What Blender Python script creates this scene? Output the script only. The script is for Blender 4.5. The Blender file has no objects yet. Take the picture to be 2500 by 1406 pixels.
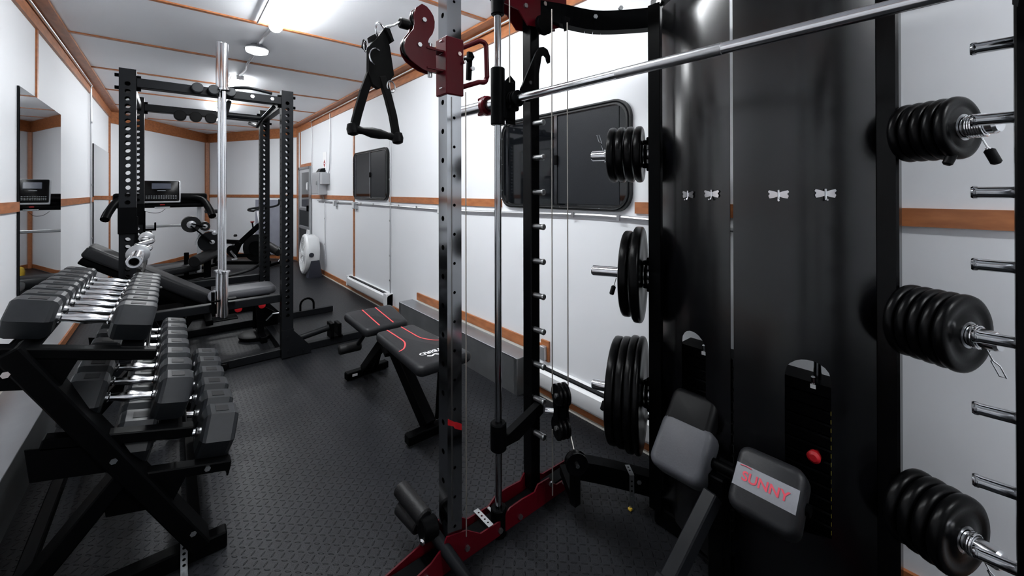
import bpy, bmesh, math, random
from mathutils import Vector, Matrix
V = Vector; PI = math.pi
random.seed(7)
col = bpy.context.scene.collection

# ------------------------------------------------------------------ materials
def nodes(name):
    m = bpy.data.materials.new(name); m.use_nodes = True
    nt = m.node_tree; nt.nodes.clear()
    out = nt.nodes.new('ShaderNodeOutputMaterial'); b = nt.nodes.new('ShaderNodeBsdfPrincipled')
    nt.links.new(b.outputs[0], out.inputs[0])
    return m, nt, b
def pmat(name, c, rough=.5, metal=0., spec=.5, ior=1.5, noise=0., nscale=20., bump=0., coat=0., emit=None, es=0., rvar=0.):
    m, nt, b = nodes(name)
    b.inputs['Base Color'].default_value = (*c, 1); b.inputs['Roughness'].default_value = rough
    b.inputs['Metallic'].default_value = metal; b.inputs['Specular IOR Level'].default_value = spec
    b.inputs['IOR'].default_value = ior; b.inputs['Coat Weight'].default_value = coat; b.inputs['Coat Roughness'].default_value = .1
    if emit:
        b.inputs['Emission Color'].default_value = (*emit, 1); b.inputs['Emission Strength'].default_value = es
    tc = nt.nodes.new('ShaderNodeTexCoord'); n = nt.nodes.new('ShaderNodeTexNoise')
    n.inputs['Scale'].default_value = nscale; n.inputs['Detail'].default_value = 5
    nt.links.new(tc.outputs['Object'], n.inputs['Vector'])
    if noise:
        mx = nt.nodes.new('ShaderNodeMix'); mx.data_type = 'RGBA'
        mx.inputs['A'].default_value = (*[x*(1-noise) for x in c], 1); mx.inputs['B'].default_value = (*[min(1, x*(1+noise)) for x in c], 1)
        nt.links.new(n.outputs['Fac'], mx.inputs['Factor']); nt.links.new(mx.outputs['Result'], b.inputs['Base Color'])
    if rvar:
        r = nt.nodes.new('ShaderNodeMapRange'); r.inputs['To Min'].default_value = rough-rvar; r.inputs['To Max'].default_value = rough+rvar
        nt.links.new(n.outputs['Fac'], r.inputs['Value']); nt.links.new(r.outputs[0], b.inputs['Roughness'])
    if bump:
        bp = nt.nodes.new('ShaderNodeBump'); bp.inputs['Distance'].default_value = bump; bp.inputs['Strength'].default_value = .6
        nt.links.new(n.outputs['Fac'], bp.inputs['Height']); nt.links.new(bp.outputs[0], b.inputs['Normal'])
    return m
def math_n(nt, op, a, b=None, c=None):
    n = nt.nodes.new('ShaderNodeMath'); n.operation = op
    for i, x in enumerate((a, b, c)):
        if x is None: continue
        if isinstance(x, (int, float)): n.inputs[i].default_value = x
        else: nt.links.new(x, n.inputs[i])
    return n.outputs[0]
def floor_mat():
    m, nt, b = nodes('diamond_tread_rubber')
    tc = nt.nodes.new('ShaderNodeTexCoord'); sp = nt.nodes.new('ShaderNodeSeparateXYZ'); nt.links.new(tc.outputs['Object'], sp.inputs[0])
    S = .027
    M = lambda op, a, b=None, c=None: math_n(nt, op, a, b, c)
    u = M('DIVIDE', sp.outputs[0], S); v = M('DIVIDE', sp.outputs[1], S)
    fu = M('FLOOR', u); fv = M('FLOOR', v)
    par = M('MODULO', M('ADD', M('ADD', fu, fv), 2000.), 2.)
    cu = M('SUBTRACT', M('FRACT', u), .5); cv = M('SUBTRACT', M('FRACT', v), .5)
    # swap axes on odd cells so that the bars alternate
    a1 = M('ADD', cu, cv); a2 = M('SUBTRACT', cu, cv)
    la = nt.nodes.new('ShaderNodeMix'); la.data_type = 'FLOAT'
    nt.links.new(par, la.inputs['Factor']); nt.links.new(a1, la.inputs['A']); nt.links.new(a2, la.inputs['B'])
    lb = nt.nodes.new('ShaderNodeMix'); lb.data_type = 'FLOAT'
    nt.links.new(par, lb.inputs['Factor']); nt.links.new(a2, lb.inputs['A']); nt.links.new(a1, lb.inputs['B'])
    e = M('ADD', M('POWER', M('ABSOLUTE', M('MULTIPLY', la.outputs[0], 1.75)), 2.), M('POWER', M('ABSOLUTE', M('MULTIPLY', lb.outputs[0], 6.4)), 2.))
    h = nt.nodes.new('ShaderNodeMapRange'); h.interpolation_type = 'SMOOTHSTEP'
    h.inputs['From Min'].default_value = 1.15; h.inputs['From Max'].default_value = .35; nt.links.new(e, h.inputs['Value'])
    n = nt.nodes.new('ShaderNodeTexNoise'); n.inputs['Scale'].default_value = 3.; nt.links.new(tc.outputs['Object'], n.inputs['Vector'])
    n2 = nt.nodes.new('ShaderNodeTexNoise'); n2.inputs['Scale'].default_value = 260.; nt.links.new(tc.outputs['Object'], n2.inputs['Vector'])
    hh = M('ADD', h.outputs[0], M('MULTIPLY', n2.outputs['Fac'], .12))
    bp = nt.nodes.new('ShaderNodeBump'); bp.inputs['Distance'].default_value = .006; bp.inputs['Strength'].default_value = 1.
    nt.links.new(hh, bp.inputs['Height']); nt.links.new(bp.outputs[0], b.inputs['Normal'])
    mx = nt.nodes.new('ShaderNodeMix'); mx.data_type = 'RGBA'
    mx.inputs['A'].default_value = (.0085, .009, .0105, 1); mx.inputs['B'].default_value = (.0145, .0155, .018, 1)
    nt.links.new(n.outputs['Fac'], mx.inputs['Factor']); nt.links.new(mx.outputs['Result'], b.inputs['Base Color'])
    b.inputs['Roughness'].default_value = .36; b.inputs['Specular IOR Level'].default_value = .16
    return m
def wood_mat():
    m, nt, b = nodes('stained_wood')
    tc = nt.nodes.new('ShaderNodeTexCoord'); mp = nt.nodes.new('ShaderNodeMapping'); mp.inputs['Scale'].default_value = (9, 2.2, 9)
    n = nt.nodes.new('ShaderNodeTexNoise'); n.inputs['Scale'].default_value = 4; n.inputs['Detail'].default_value = 8
    nt.links.new(tc.outputs['Object'], mp.inputs[0]); nt.links.new(mp.outputs[0], n.inputs['Vector'])
    cr = nt.nodes.new('ShaderNodeValToRGB')
    cr.color_ramp.elements[0].position = .3; cr.color_ramp.elements[0].color = (.25, .082, .026, 1)
    cr.color_ramp.elements[1].position = .72; cr.color_ramp.elements[1].color = (.42, .150, .052, 1)
    nt.links.new(n.outputs['Fac'], cr.inputs[0]); nt.links.new(cr.outputs[0], b.inputs['Base Color'])
    b.inputs['Roughness'].default_value = .42
    return m
MT = dict(
    wall=pmat('painted_panel', (.72, .735, .76), .6, noise=.02, nscale=2, bump=.002),
    ceil=pmat('ceiling_panel', (.80, .815, .845), .55, noise=.03, nscale=2),
    floor=floor_mat(), wood=wood_mat(),
    black=pmat('black_powder_coat', (.0012, .0013, .0015), .42, spec=.35, ior=1.12, noise=.2, nscale=60),
    rack=pmat('satin_dark_steel', (.0055, .0061, .0072), .38, spec=.10, noise=.15, nscale=30),
    gloss=pmat('gloss_black_steel', (.0012, .0012, .0015), .22, spec=.12),
    shroud=pmat('gloss_black_sheet', (.0014, .0015, .0020), .22, spec=.58, rvar=.03, nscale=5),
    chrome=pmat('chrome', (.72, .73, .75), .16, 1.),
    dchrome=pmat('dark_polished_steel', (.36, .37, .385), .10, 1.),
    steel=pmat('brushed_steel', (.40, .41, .42), .34, 1., noise=.1, nscale=30),
    galv=pmat('galvanised_conduit', (.52, .53, .55), .38, .7),
    well=pmat('aluminium_sheet', (.30, .31, .325), .42, .75, noise=.25, nscale=5, rvar=.08),
    wellside=pmat('worn_grey_sheet', (.14, .145, .15), .45, .6, noise=.35, nscale=6),
    rubber=pmat('black_rubber', (.0025, .0025, .0028), .45, spec=.10, noise=.2, nscale=80),
    hexrub=pmat('grey_black_rubber_head', (.012, .0135, .0155), .38, spec=.24, noise=.2, nscale=60),
    plate=pmat('black_rubber_plate', (.0011, .0011, .0013), .30, spec=.5, ior=1.2, noise=.2, nscale=60),
    foam=pmat('black_foam', (.005, .005, .0055), .5, spec=.22, bump=.001, nscale=200),
    vinyl=pmat('charcoal_vinyl', (.010, .0105, .012), .42, spec=.22, noise=.15, nscale=120, bump=.0006),
    gvinyl=pmat('grey_vinyl', (.052, .054, .061), .5, spec=.3, noise=.15, nscale=160, bump=.0006),
    lvinyl=pmat('light_grey_vinyl', (.17, .175, .195), .5, noise=.1, nscale=160),
    red=pmat('red_painted_steel', (.058, .0012, .0045), .32, spec=.14),
    redp=pmat('red_plastic', (.34, .008, .012), .35), rline=pmat('red_stitching', (.62, .05, .055), .5),
    white=pmat('white_enamel', (.78, .79, .80), .35), wplast=pmat('white_plastic', (.66, .67, .68), .4),
    nvplast=pmat('navy_plastic', (.02, .023, .035), .4), ebox=pmat('grey_enamel_box', (.42, .43, .45), .35, .3),
    glass=pmat('dark_window_glass', (.003, .0035, .0045), .04, spec=.45), screen=pmat('window_screen_mesh', (.012, .0135, .016), .5, spec=.15, noise=.4, nscale=140),
    rubframe=pmat('black_window_frame', (.008, .0085, .009), .35, spec=.3),
    mirror=pmat('mirror', (.70, .72, .73), .02, 1.), wtxt=pmat('white_print', (.75, .75, .77), .5), rtxt=pmat('red_print', (.55, .03, .06), .5),
    label=pmat('dark_label', (.006, .006, .007), .5, spec=.2), paper=pmat('white_label', (.8, .8, .8), .6),
    led=pmat('led_diffuser', (.9, .9, .9), .5, emit=(.95, .98, 1.), es=62.), led_far=pmat('led_diffuser_soft', (.9, .9, .9), .5, emit=(.95, .98, 1.), es=33.),
    led2=pmat('led_lens', (.9, .9, .9), .3, emit=(.95, .98, 1.), es=3.),
    led3=pmat('lamp_lens_bright', (.9, .9, .9), .3, emit=(.95, .98, 1.), es=190.),
    lcd=pmat('lcd_screen', (.05, .055, .075), .2), gtick=pmat('green_marks', (.02, .25, .14), .5), ytick=pmat('yellow_marks', (.5, .42, .04), .5),
    strap=pmat('black_webbing', (.003, .003, .003), .7, spec=.1), brass=pmat('pale_wire', (.35, .33, .30), .4, .8), yel=pmat('yellow_plastic', (.55, .36, .03), .4),
    caulk=pmat('caulk', (.55, .53, .48), .7), mat=pmat('blue_grey_mat', (.25, .26, .31), .4, noise=.25, nscale=6),
)

# ------------------------------------------------------------------ mesh builder
def frame_of(d, up=None):
    d = V(d).normalized(); up = V(up) if up else (V((0, 0, 1)) if abs(d.z) < .95 else V((0, 1, 0)))
    x = up.cross(d).normalized(); y = d.cross(x)
    return x, y, d
class MB:
    def __init__(s): s.bm = bmesh.new()
    def add(s, vs, fs):
        b = [s.bm.verts.new(v) for v in vs]
        for f in fs:
            try: s.bm.faces.new([b[i] for i in f])
            except ValueError: pass
        return s
    def box(s, c, size, bev=0., rot=None):
        t = bmesh.new(); bmesh.ops.create_cube(t, size=1.); bmesh.ops.scale(t, vec=V(size), verts=t.verts)
        if bev: bmesh.ops.bevel(t, geom=t.edges[:], offset=bev, segments=2 if bev > .006 else 1, affect='EDGES', profile=.5)
        R = rot if rot is not None else Matrix.Identity(3)
        vs = [R @ v.co + V(c) for v in t.verts]; fs = [[v.index for v in f.verts] for f in t.faces]
        t.free(); return s.add(vs, fs)
    def bx(s, x0, x1, y0, y1, z0, z1, bev=0.):
        return s.box(((x0+x1)/2, (y0+y1)/2, (z0+z1)/2), (abs(x1-x0), abs(y1-y0), abs(z1-z0)), bev)
    def beam(s, p0, p1, w, h, bev=0., up=None):
        p0, p1 = V(p0), V(p1); x, y, z = frame_of(p1-p0, up)
        return s.box((p0+p1)/2, (w, h, (p1-p0).length), bev, Matrix((x, y, z)).transposed())
    def lathe(s, prof, o, ax, n=24, cap=True):
        # prof: (distance along axis, radius)
        x, y, z = frame_of(ax); o = V(o); vs = []; fs = []
        for t, r in prof:
            for k in range(n):
                a = 2*PI*k/n; vs.append(o+z*t+(x*math.cos(a)+y*math.sin(a))*r)
        m = len(prof)
        for i in range(m-1):
            for k in range(n):
                fs.append([i*n+k, i*n+(k+1) % n, (i+1)*n+(k+1) % n, (i+1)*n+k])
        if cap: fs.append(list(range(n))[::-1]); fs.append([(m-1)*n+k for k in range(n)])
        return s.add(vs, fs)
    def cyl(s, p0, p1, r, n=20, r2=None, bev=0.):
        p0, p1 = V(p0), V(p1); L = (p1-p0).length; r2 = r if r2 is None else r2
        pr = [(0, r-bev), (bev, r), (L-bev, r2), (L, r2-bev)] if bev else [(0, r), (L, r2)]
        return s.lathe(pr, p0, p1-p0, n)
    def tube(s, pts, r, n=10, closed=False):
        pts = [V(p) for p in pts]; N = len(pts); vs = []; fs = []; prev = None
        for i, p in enumerate(pts):
            a = pts[(i-1) % N] if (closed or i) else p; b = pts[(i+1) % N] if (closed or i < N-1) else p
            d = (b-a).normalized()
            if prev is None: x, y, _ = frame_of(d)
            else:
                x = (prev-d*prev.dot(d)).normalized(); y = d.cross(x)
            prev = x
            for k in range(n):
                t = 2*PI*k/n; vs.append(p+(x*math.cos(t)+y*math.sin(t))*r)
        for i in range(N if closed else N-1):
            j = (i+1) % N
            for k in range(n): fs.append([i*n+k, i*n+(k+1) % n, j*n+(k+1) % n, j*n+k])
        if not closed: fs.append(list(range(n))[::-1]); fs.append([(N-1)*n+k for k in range(n)])
        return s.add(vs, fs)
    def prism(s, poly, o, ux, uy, th):
        ux, uy = V(ux).normalized(), V(uy).normalized(); nz = ux.cross(uy); o = V(o); n = len(poly)
        vs = [o+ux*a+uy*b-nz*th/2 for a, b in poly]+[o+ux*a+uy*b+nz*th/2 for a, b in poly]
        fs = [list(range(n))[::-1], list(range(n, 2*n))]+[[i, (i+1) % n, n+(i+1) % n, n+i] for i in range(n)]
        return s.add(vs, fs)
    def holes(s, o, ux, uy, w, L, pitch, r, z0=None, z1=None, n=14):
        """flat strip w wide (ux), L long (uy) with round holes every pitch between z0 and z1"""
        o, ux, uy = V(o), V(ux).normalized(), V(uy).normalized(); z0 = pitch if z0 is None else z0; z1 = L-pitch if z1 is None else z1
        cs = []; z = z0
        while z <= z1+1e-6: cs.append(z); z += pitch
        q = lambda a, b: o+ux*a+uy*b
        def quad(b0, b1):
            if b1-b0 > 1e-6: s.add([q(-w/2, b0), q(w/2, b0), q(w/2, b1), q(-w/2, b1)], [[0, 1, 2, 3]])
        h = min(pitch/2, w/2)*.98; last = 0.
        for c in cs:
            quad(last, c-h); vs = []; ring = []
            for k in range(n):
                a = 2*PI*(k+.5)/n; ca, sa = math.cos(a), math.sin(a); m = min((w/2)/max(abs(ca), 1e-6), h/max(abs(sa), 1e-6))
                ring.append((ca*m, sa*m)); vs.append(q(ca*r, c+sa*r))
            vs += [q(a, c+b) for a, b in ring]
            corner = {}
            fs = []
            for k in range(n):
                j = (k+1) % n; f = [k, j, n+j]
                a, b = ring[k], ring[j]
                if abs(abs(a[0])-w/2) < 1e-6 and abs(abs(b[1])-h) < 1e-6 and not (abs(abs(b[0])-w/2) < 1e-6):
                    vs.append(q(math.copysign(w/2, a[0]), c+math.copysign(h, b[1]))); f.append(len(vs)-1)
                elif abs(abs(a[1])-h) < 1e-6 and abs(abs(b[0])-w/2) < 1e-6 and not (abs(abs(a[0])-w/2) < 1e-6):
                    vs.append(q(math.copysign(w/2, b[0]), c+math.copysign(h, a[1]))); f.append(len(vs)-1)
                f.append(n+k); fs.append(f)
            s.add(vs, fs); last = c+h
        quad(last, L); return s
    def pad(s, c, size, rot=None, r=.02, wx=None):
        """soft cushion: rounded slab; wx(t) scales width along length"""
        t = bmesh.new(); bmesh.ops.create_cube(t, size=1.); bmesh.ops.scale(t, vec=V(size), verts=t.verts)
        bmesh.ops.bevel(t, geom=[e for e in t.edges if abs((e.verts[0].co-e.verts[1].co).normalized().z) > .9], offset=r*1.6, segments=4, affect='EDGES', profile=.5)
        bmesh.ops.bevel(t, geom=[e for e in t.edges if abs(e.verts[0].co.z-e.verts[1].co.z) < 1e-5 and len(e.link_faces) == 2 and e.calc_face_angle(0) > .6], offset=min(r, size[2]*.4), segments=3, affect='EDGES', profile=.5)
        R = rot if rot is not None else Matrix.Identity(3)
        for v in t.verts:
            if wx: v.co.x *= wx(v.co.y/size[1])
        vs = [R @ v.co + V(c) for v in t.verts]; fs = [[v.index for v in f.verts] for f in t.faces]
        t.free(); return s.add(vs, fs)
    def build(s, name, mat, parent=None, loc=None, ang=35, **k):
        bmesh.ops.recalc_face_normals(s.bm, faces=s.bm.faces[:])
        me = bpy.data.meshes.new(name)
        o0 = V(loc) if loc is not None else V((0, 0, 0))
        if o0.length: bmesh.ops.translate(s.bm, vec=-o0, verts=s.bm.verts)
        s.bm.to_mesh(me); s.bm.free()
        me.materials.append(MT[mat] if isinstance(mat, str) else mat)
        me.polygons.foreach_set('use_smooth', [True]*len(me.polygons)); me.set_sharp_from_angle(angle=math.radians(ang))
        o = bpy.data.objects.new(name, me); col.objects.link(o); o.location = o0
        if parent:
            o.parent = parent; o.location = o0-(parent_world(parent))
        return tagk(o, **k)
def parent_world(p):
    l = V((0, 0, 0))
    while p: l += p.location; p = p.parent
    return l
def tagk(o, label=None, cat=None, group=None, kind=None):
    if label: o['label'] = label
    if cat: o['category'] = cat
    if group: o['group'] = group
    if kind: o['kind'] = kind
    return o
def empty(name, loc, label, cat, group=None, rz=0):
    o = bpy.data.objects.new(name, None); col.objects.link(o); o.location = loc; o.rotation_euler.z = rz
    o.empty_display_size = .05
    return tagk(o, label, cat, group)
def dup(root, loc, label, rz=None, scale=None):
    r = root.copy(); col.objects.link(r); r.location = loc; r['label'] = label
    if rz is not None: r.rotation_euler = rz
    if scale is not None: r.scale = scale
    for ch in list(root.children):
        c = ch.copy(); col.objects.link(c); c.parent = r
        for g in list(ch.children):
            d = g.copy(); col.objects.link(d); d.parent = c
    return r
def text(s, size, mat, parent, M, name, depth=.0006, sx=1.):
    cu = bpy.data.curves.new(name+'_c', 'FONT'); cu.body = s; cu.size = size; cu.align_x = 'CENTER'; cu.align_y = 'CENTER'; cu.extrude = depth; cu.offset = size*.02
    ob = bpy.data.objects.new(name+'_c', cu); col.objects.link(ob); bpy.context.view_layer.update()
    me = bpy.data.meshes.new_from_object(ob.evaluated_get(bpy.context.evaluated_depsgraph_get())); bpy.data.objects.remove(ob)
    me.transform(Matrix.Diagonal((sx, 1, 1, 1))); me.transform(M); me.materials.clear(); me.materials.append(MT[mat])
    pw = parent_world(parent) if parent else V((0, 0, 0)); me.transform(Matrix.Translation(-pw))
    o = bpy.data.objects.new(name, me); col.objects.link(o); o.parent = parent
    return o
def axes(o, x, y):
    x = V(x).normalized(); z = x.cross(V(y)).normalized(); y = z.cross(x)
    m = Matrix((x, y, z)).transposed().to_4x4(); m.translation = V(o); return m
def R3(x, y):
    x = V(x).normalized(); z = x.cross(V(y)).normalized(); y = z.cross(x); return Matrix((x, y, z)).transposed()
def arc(c, r, a0, a1, n, ux, uz):
    return [V(c)+V(ux)*r*math.cos(a0+(a1-a0)*i/n)+V(uz)*r*math.sin(a0+(a1-a0)*i/n) for i in range(n+1)]
def smooth_path(pts, k=6):
    pts = [V(p) for p in pts]; out = []
    for i in range(len(pts)-1):
        p0 = pts[max(i-1, 0)]; p1 = pts[i]; p2 = pts[i+1]; p3 = pts[min(i+2, len(pts)-1)]
        for j in range(k):
            t = j/k; out.append(.5*((2*p1)+(p2-p0)*t+(2*p0-5*p1+4*p2-p3)*t*t+(3*p1-p0-3*p2+p3)*t**3))
    out.append(pts[-1]); return out

# ------------------------------------------------------------------ room
XL, XR, ZC, YB, YC = -.707, 1.848, 2.548, -2.6, 8.56
AP = (.585, 10.78)
def st(m, name, mat, **k): return m.build(name, mat, kind='structure', **k)
st(MB().prism([(XL-.1, YB-.1), (XR+.1, YB-.1), (XR+.1, YC), (AP[0], AP[1]+.12), (XL-.1, YC)], (0, 0, -.05), (1, 0, 0), (0, 1, 0), .1), 'floor', 'floor')
st(MB().prism([(XL-.1, YB-.1), (XR+.1, YB-.1), (XR+.1, YC), (AP[0], AP[1]+.12), (XL-.1, YC)], (0, 0, ZC+.05), (1, 0, 0), (0, 1, 0), .1), 'ceiling', 'ceil')
st(MB().bx(XL-.1, XL, YB, YC, 0, ZC), 'wall_left', 'wall')
st(MB().bx(XR, XR+.1, YB, YC, 0, ZC), 'wall_right', 'wall')
st(MB().bx(XL-.1, XR+.1, YB-.1, YB, 0, ZC), 'wall_back', 'wall')
NL = (V((XL, YC, 0)), V((AP[0], AP[1], 0))); NR = (V((XR, YC, 0)), V((AP[0], AP[1], 0)))
def nose(seg, off, th, z0, z1, t0=0., t1=1.):
    """a slab along a nose wall; off = distance of its inner face into the room"""
    a, b = seg; d = (b-a); n = V((-d.y, d.x, 0)).normalized()
    if n.y > 0: n = -n
    p0 = a+d*t0+n*(off-th/2); p1 = a+d*t1+n*(off-th/2)
    return p0+V((0, 0, (z0+z1)/2)), p1+V((0, 0, (z0+z1)/2)), th, z1-z0
def nbeam(m, seg, off, th, z0, z1, t0=0., t1=1.):
    p0, p1, w, h = nose(seg, off, th, z0, z1, t0, t1); return m.beam(p0, p1, w, h)
st(nbeam(MB(), NL, 0, .1, 0, ZC), 'wall_front_left', 'wall')
st(nbeam(MB(), NR, 0, .1, 0, ZC), 'wall_front_right', 'wall')
# wood: cornice on the walls and ceiling
def wb(name, *a): return st(MB().bx(*a), name, 'wood')
wb('trim_1', XL, XL+.018, YB, YC, 2.43, ZC-.001); wb('trim_2', XR-.018, XR, YB, YC, 2.43, ZC-.001)
wb('trim_3', XL+.018, XL+.11, YB, YC, ZC-.016, ZC); wb('trim_4', XR-.13, XR-.018, YB, YC, ZC-.016, ZC)
st(nbeam(MB(), NL, .018, .018, 2.36, ZC-.001), 'trim_5', 'wood'); st(nbeam(MB(), NR, .018, .018, 2.36, ZC-.001), 'trim_6', 'wood')
n = 7
# chair rails
wb('trim_7', XL, XL+.012, YB, YC, 1.203, 1.262); wb('trim_8', XR-.012, XR, YB, 1.19, 1.203, 1.262)
wb('trim_9', XR-.012, XR, 2.30, 4.28, 1.203, 1.262); wb('trim_10', XR-.012, XR, 5.39, 7.50, 1.203, 1.262)
st(nbeam(MB(), NL, .012, .012, 1.203, 1.262), 'trim_11', 'wood'); st(nbeam(MB(), NR, .012, .012, 1.203, 1.262), 'trim_12', 'wood')
# battens and corner posts
wb('trim_13', XL, XL+.010, 4.19, 4.225, 1.262, 2.43); wb('trim_14', XR-.010, XR, 5.395, 5.435, .20, 2.43)
wb('trim_15', XR-.010, XR, 3.13, 3.19, .33, 2.43); wb('trim_16', XL, XL+.014, YC-.16, YC-.02, 0, 2.43)
wb('trim_17', XR-.014, XR, YC-.10, YC-.005, 0, 2.43)
st(MB().cyl((AP[0], AP[1]-.045, 0), (AP[0], AP[1]-.045, 2.36), .055, 6), 'trim_18', 'wood')
wb('trim_19', XR-.010, XR, 8.29, 8.32, 0, 2.43); wb('trim_20', XR-.012, XR, 7.50, 8.29, 1.76, 1.82)
# ceiling battens
k = 21
for y in (1.22, 2.33, 3.43, 4.53, 5.66, 6.78, 7.88):
    wb('trim_%d' % k, XL+.11, XR-.13, y-.017, y+.017, ZC-.010, ZC); k += 1
st(MB().bx(-.30, 1.42, 9.02, 9.05, ZC-.010, ZC), 'trim_%d' % k, 'wood'); k += 1
st(MB().bx(.08, 1.1, 9.98, 10.0, ZC-.010, ZC), 'trim_%d' % k, 'wood'); k += 1
# baseboards
wb('baseboard_right', XR-.014, XR, 3.75, 7.50, .012, .075); wb('baseboard_right_near', XR-.014, XR, YB, 1.97, .012, .075)
wb('baseboard_left', XL, XL+.014, 3.63, YC, .012, .075)
st(nbeam(MB(), NL, .014, .014, .012, .075), 'baseboard_front_left', 'wood'); st(nbeam(MB(), NR, .014, .014, .012, .075), 'baseboard_front_right', 'wood')
wb('trim_%d' % k, XR-.014, XR, 1.885, 3.62, .262, .33); k += 1
wb('trim_%d' % k, XR-.014, XR, 1.815, 1.885, .23, .36); k += 1
wb('trim_%d' % k, XL, XL+.014, -.4, 3.72, .262, .33); k += 1
st(MB().bx(XR-.022, XR, 3.75, 7.5, 0, .012), 'trim_%d' % k, 'caulk'); k += 1
st(MB().bx(XR-.026, XR, YB, 1.97, 0, .012), 'trim_%d' % k, 'caulk'); k += 1
st(MB().bx(XL, XL+.012, -.4, 3.72, .24, .262), 'trim_%d' % k, 'caulk'); k += 1
st(MB().bx(XR-.012, XR, 1.97, 3.6, .24, .262), 'trim_%d' % k, 'caulk'); k += 1

# wheel wells
def well(x0, x1, y0, y1, h, label):
    r = empty('wheel_well', ((x0+x1)/2, (y0+y1)/2, 0), label, 'wheel well', 'metal covers over the wheels')
    MB().bx(x0, x1, y0, y1, 0, h-.004).build('side_panel', 'wellside', r)
    MB().bx(x0-(.004 if x0 > 0 else 0), x1+(0 if x0 > 0 else .004), y0-.003, y1+.003, h-.004, h+.002, .002).build('top_sheet', 'well', r)
    m = MB(); xi = x0 if x0 > 0 else x1; s = -1 if x0 > 0 else 1
    m.bx(xi, xi+s*.004, y0, y0+.03, .002, h-.005); m.bx(xi, xi+s*.004, y1-.03, y1, .002, h-.005)
    m.build('corner_strip', 'steel', r)
well(1.705, XR-.002, 1.97, 3.73, .24, 'long grey metal wheel well box along the white wall behind the folding workout bench')
well(XL+.002, -.49, .1, 3.70, .24, 'grey metal wheel well box on the left wall behind the dumbbell rack')

# windows
def window(name, y0, y1, z0, z1, ysplit, r, handle=True, screen_near=True):
    def rr(m, off, x, th, rad):
        cs = [(y1-off-rad, z1-off-rad, 0), (y0+off+rad, z1-off-rad, 1), (y0+off+rad, z0+off+rad, 2), (y1-off-rad, z0+off+rad, 3)]; p = []
        for cy, cz, q in cs:
            for i in range(7):
                a = q*PI/2+PI/2*i/6; p.append(V((x, cy+rad*math.cos(a), cz+rad*math.sin(a))))
        return p
    pane = MB(); p = rr(None, .02, 0, 0, r-.01); pane.prism([(v.y, v.z) for v in p], (XR-.012, 0, 0), (0, 1, 0), (0, 0, 1), .01)
    root = pane.build(name, 'glass', kind='structure')
    f = MB()
    a = rr(f, 0, XR-.024, 0, r); b = rr(f, .026, XR-.024, 0, r-.012); a2 = [v+V((.024, 0, 0)) for v in a]; b2 = [v+V((.018, 0, 0)) for v in b]
    N = len(a); vs = a2+a+b+b2
    f.add(vs, [[j*N+i, j*N+(i+1) % N, (j+1)*N+(i+1) % N, (j+1)*N+i] for j in range(3) for i in range(N)])
    f.build('window_frame', 'rubframe', root)
    m = MB(); m.tube([v+V((-.003, 0, 0)) for v in rr(f, .012, XR-.022, 0, r-.006)], .0045, 6, True); m.build('frame_bead', 'rack', root)
    m = MB(); m.bx(XR-.026, XR-.012, ysplit-.012, ysplit+.012, z0+.026, z1-.026); m.bx(XR-.024, XR-.012, y1-.075, y1-.06, z0+.03, z1-.03)
    m.build('mullion', 'dchrome', root)
    s = MB(); s.bx(XR-.020, XR-.015, y0+.07, ysplit-.012, z0+.035, z1-.035, .002); s.build('screen_panel', 'screen', root)
    h = MB(); h.bx(XR-.036, XR-.024, ysplit-.02, ysplit+.004, (z0+z1)/2-.03, (z0+z1)/2+.03, .002); h.build('latch', 'black', root)
    m = MB()
    for zz in (z0+.12, (z0+z1)/2, z1-.12): m.cyl((XR-.028, y1-.013, zz), (XR-.024, y1-.013, zz), .004, 8)
    for yy in (y0+.2, y0+.5, y0+.8): m.cyl((XR-.028, yy, z0+.013), (XR-.024, yy, z0+.013), .004, 8)
    m.build('screw', 'steel', root)
    return root
window('window_1', 4.29, 5.385, 1.218, 1.818, 4.80, .09)
window('window_2', 1.207, 2.283, 1.207, 1.815, 1.74, .10)
# door at the far end of the right wall
d = MB().bx(XR-.030, XR-.012, 7.52, 8.27, .05, 1.74); d = d.build('door_1', 'ebox', kind='structure')
m = MB(); m.bx(XR-.045, XR-.010, 8.235, 8.285, .02, 1.76); m.bx(XR-.045, XR-.010, 7.505, 7.545, .02, 1.76); m.bx(XR-.045, XR-.010, 7.5, 8.285, 1.72, 1.76)
m.bx(XR-.043, XR-.012, 7.52, 8.27, .99, 1.03); m.bx(XR-.043, XR-.012, 7.52, 8.27, .66, .70); m.build('door_frame', 'steel', d)
MB().bx(XR-.036, XR-.028, 7.56, 8.07, 1.05, 1.66, .003).build('door_window', 'glass', d)
MB().bx(XR-.036, XR-.028, 7.55, 8.22, .71, .98, .003).build('door_panel', 'screen', d)
MB().bx(XR-.036, XR-.028, 7.55, 8.22, .08, .65, .003).build('door_panel', 'rack', d)
MB().bx(XR-.07, XR-.03, 7.57, 7.60, .98, 1.08, .004).build('door_handle', 'black', d)

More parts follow.
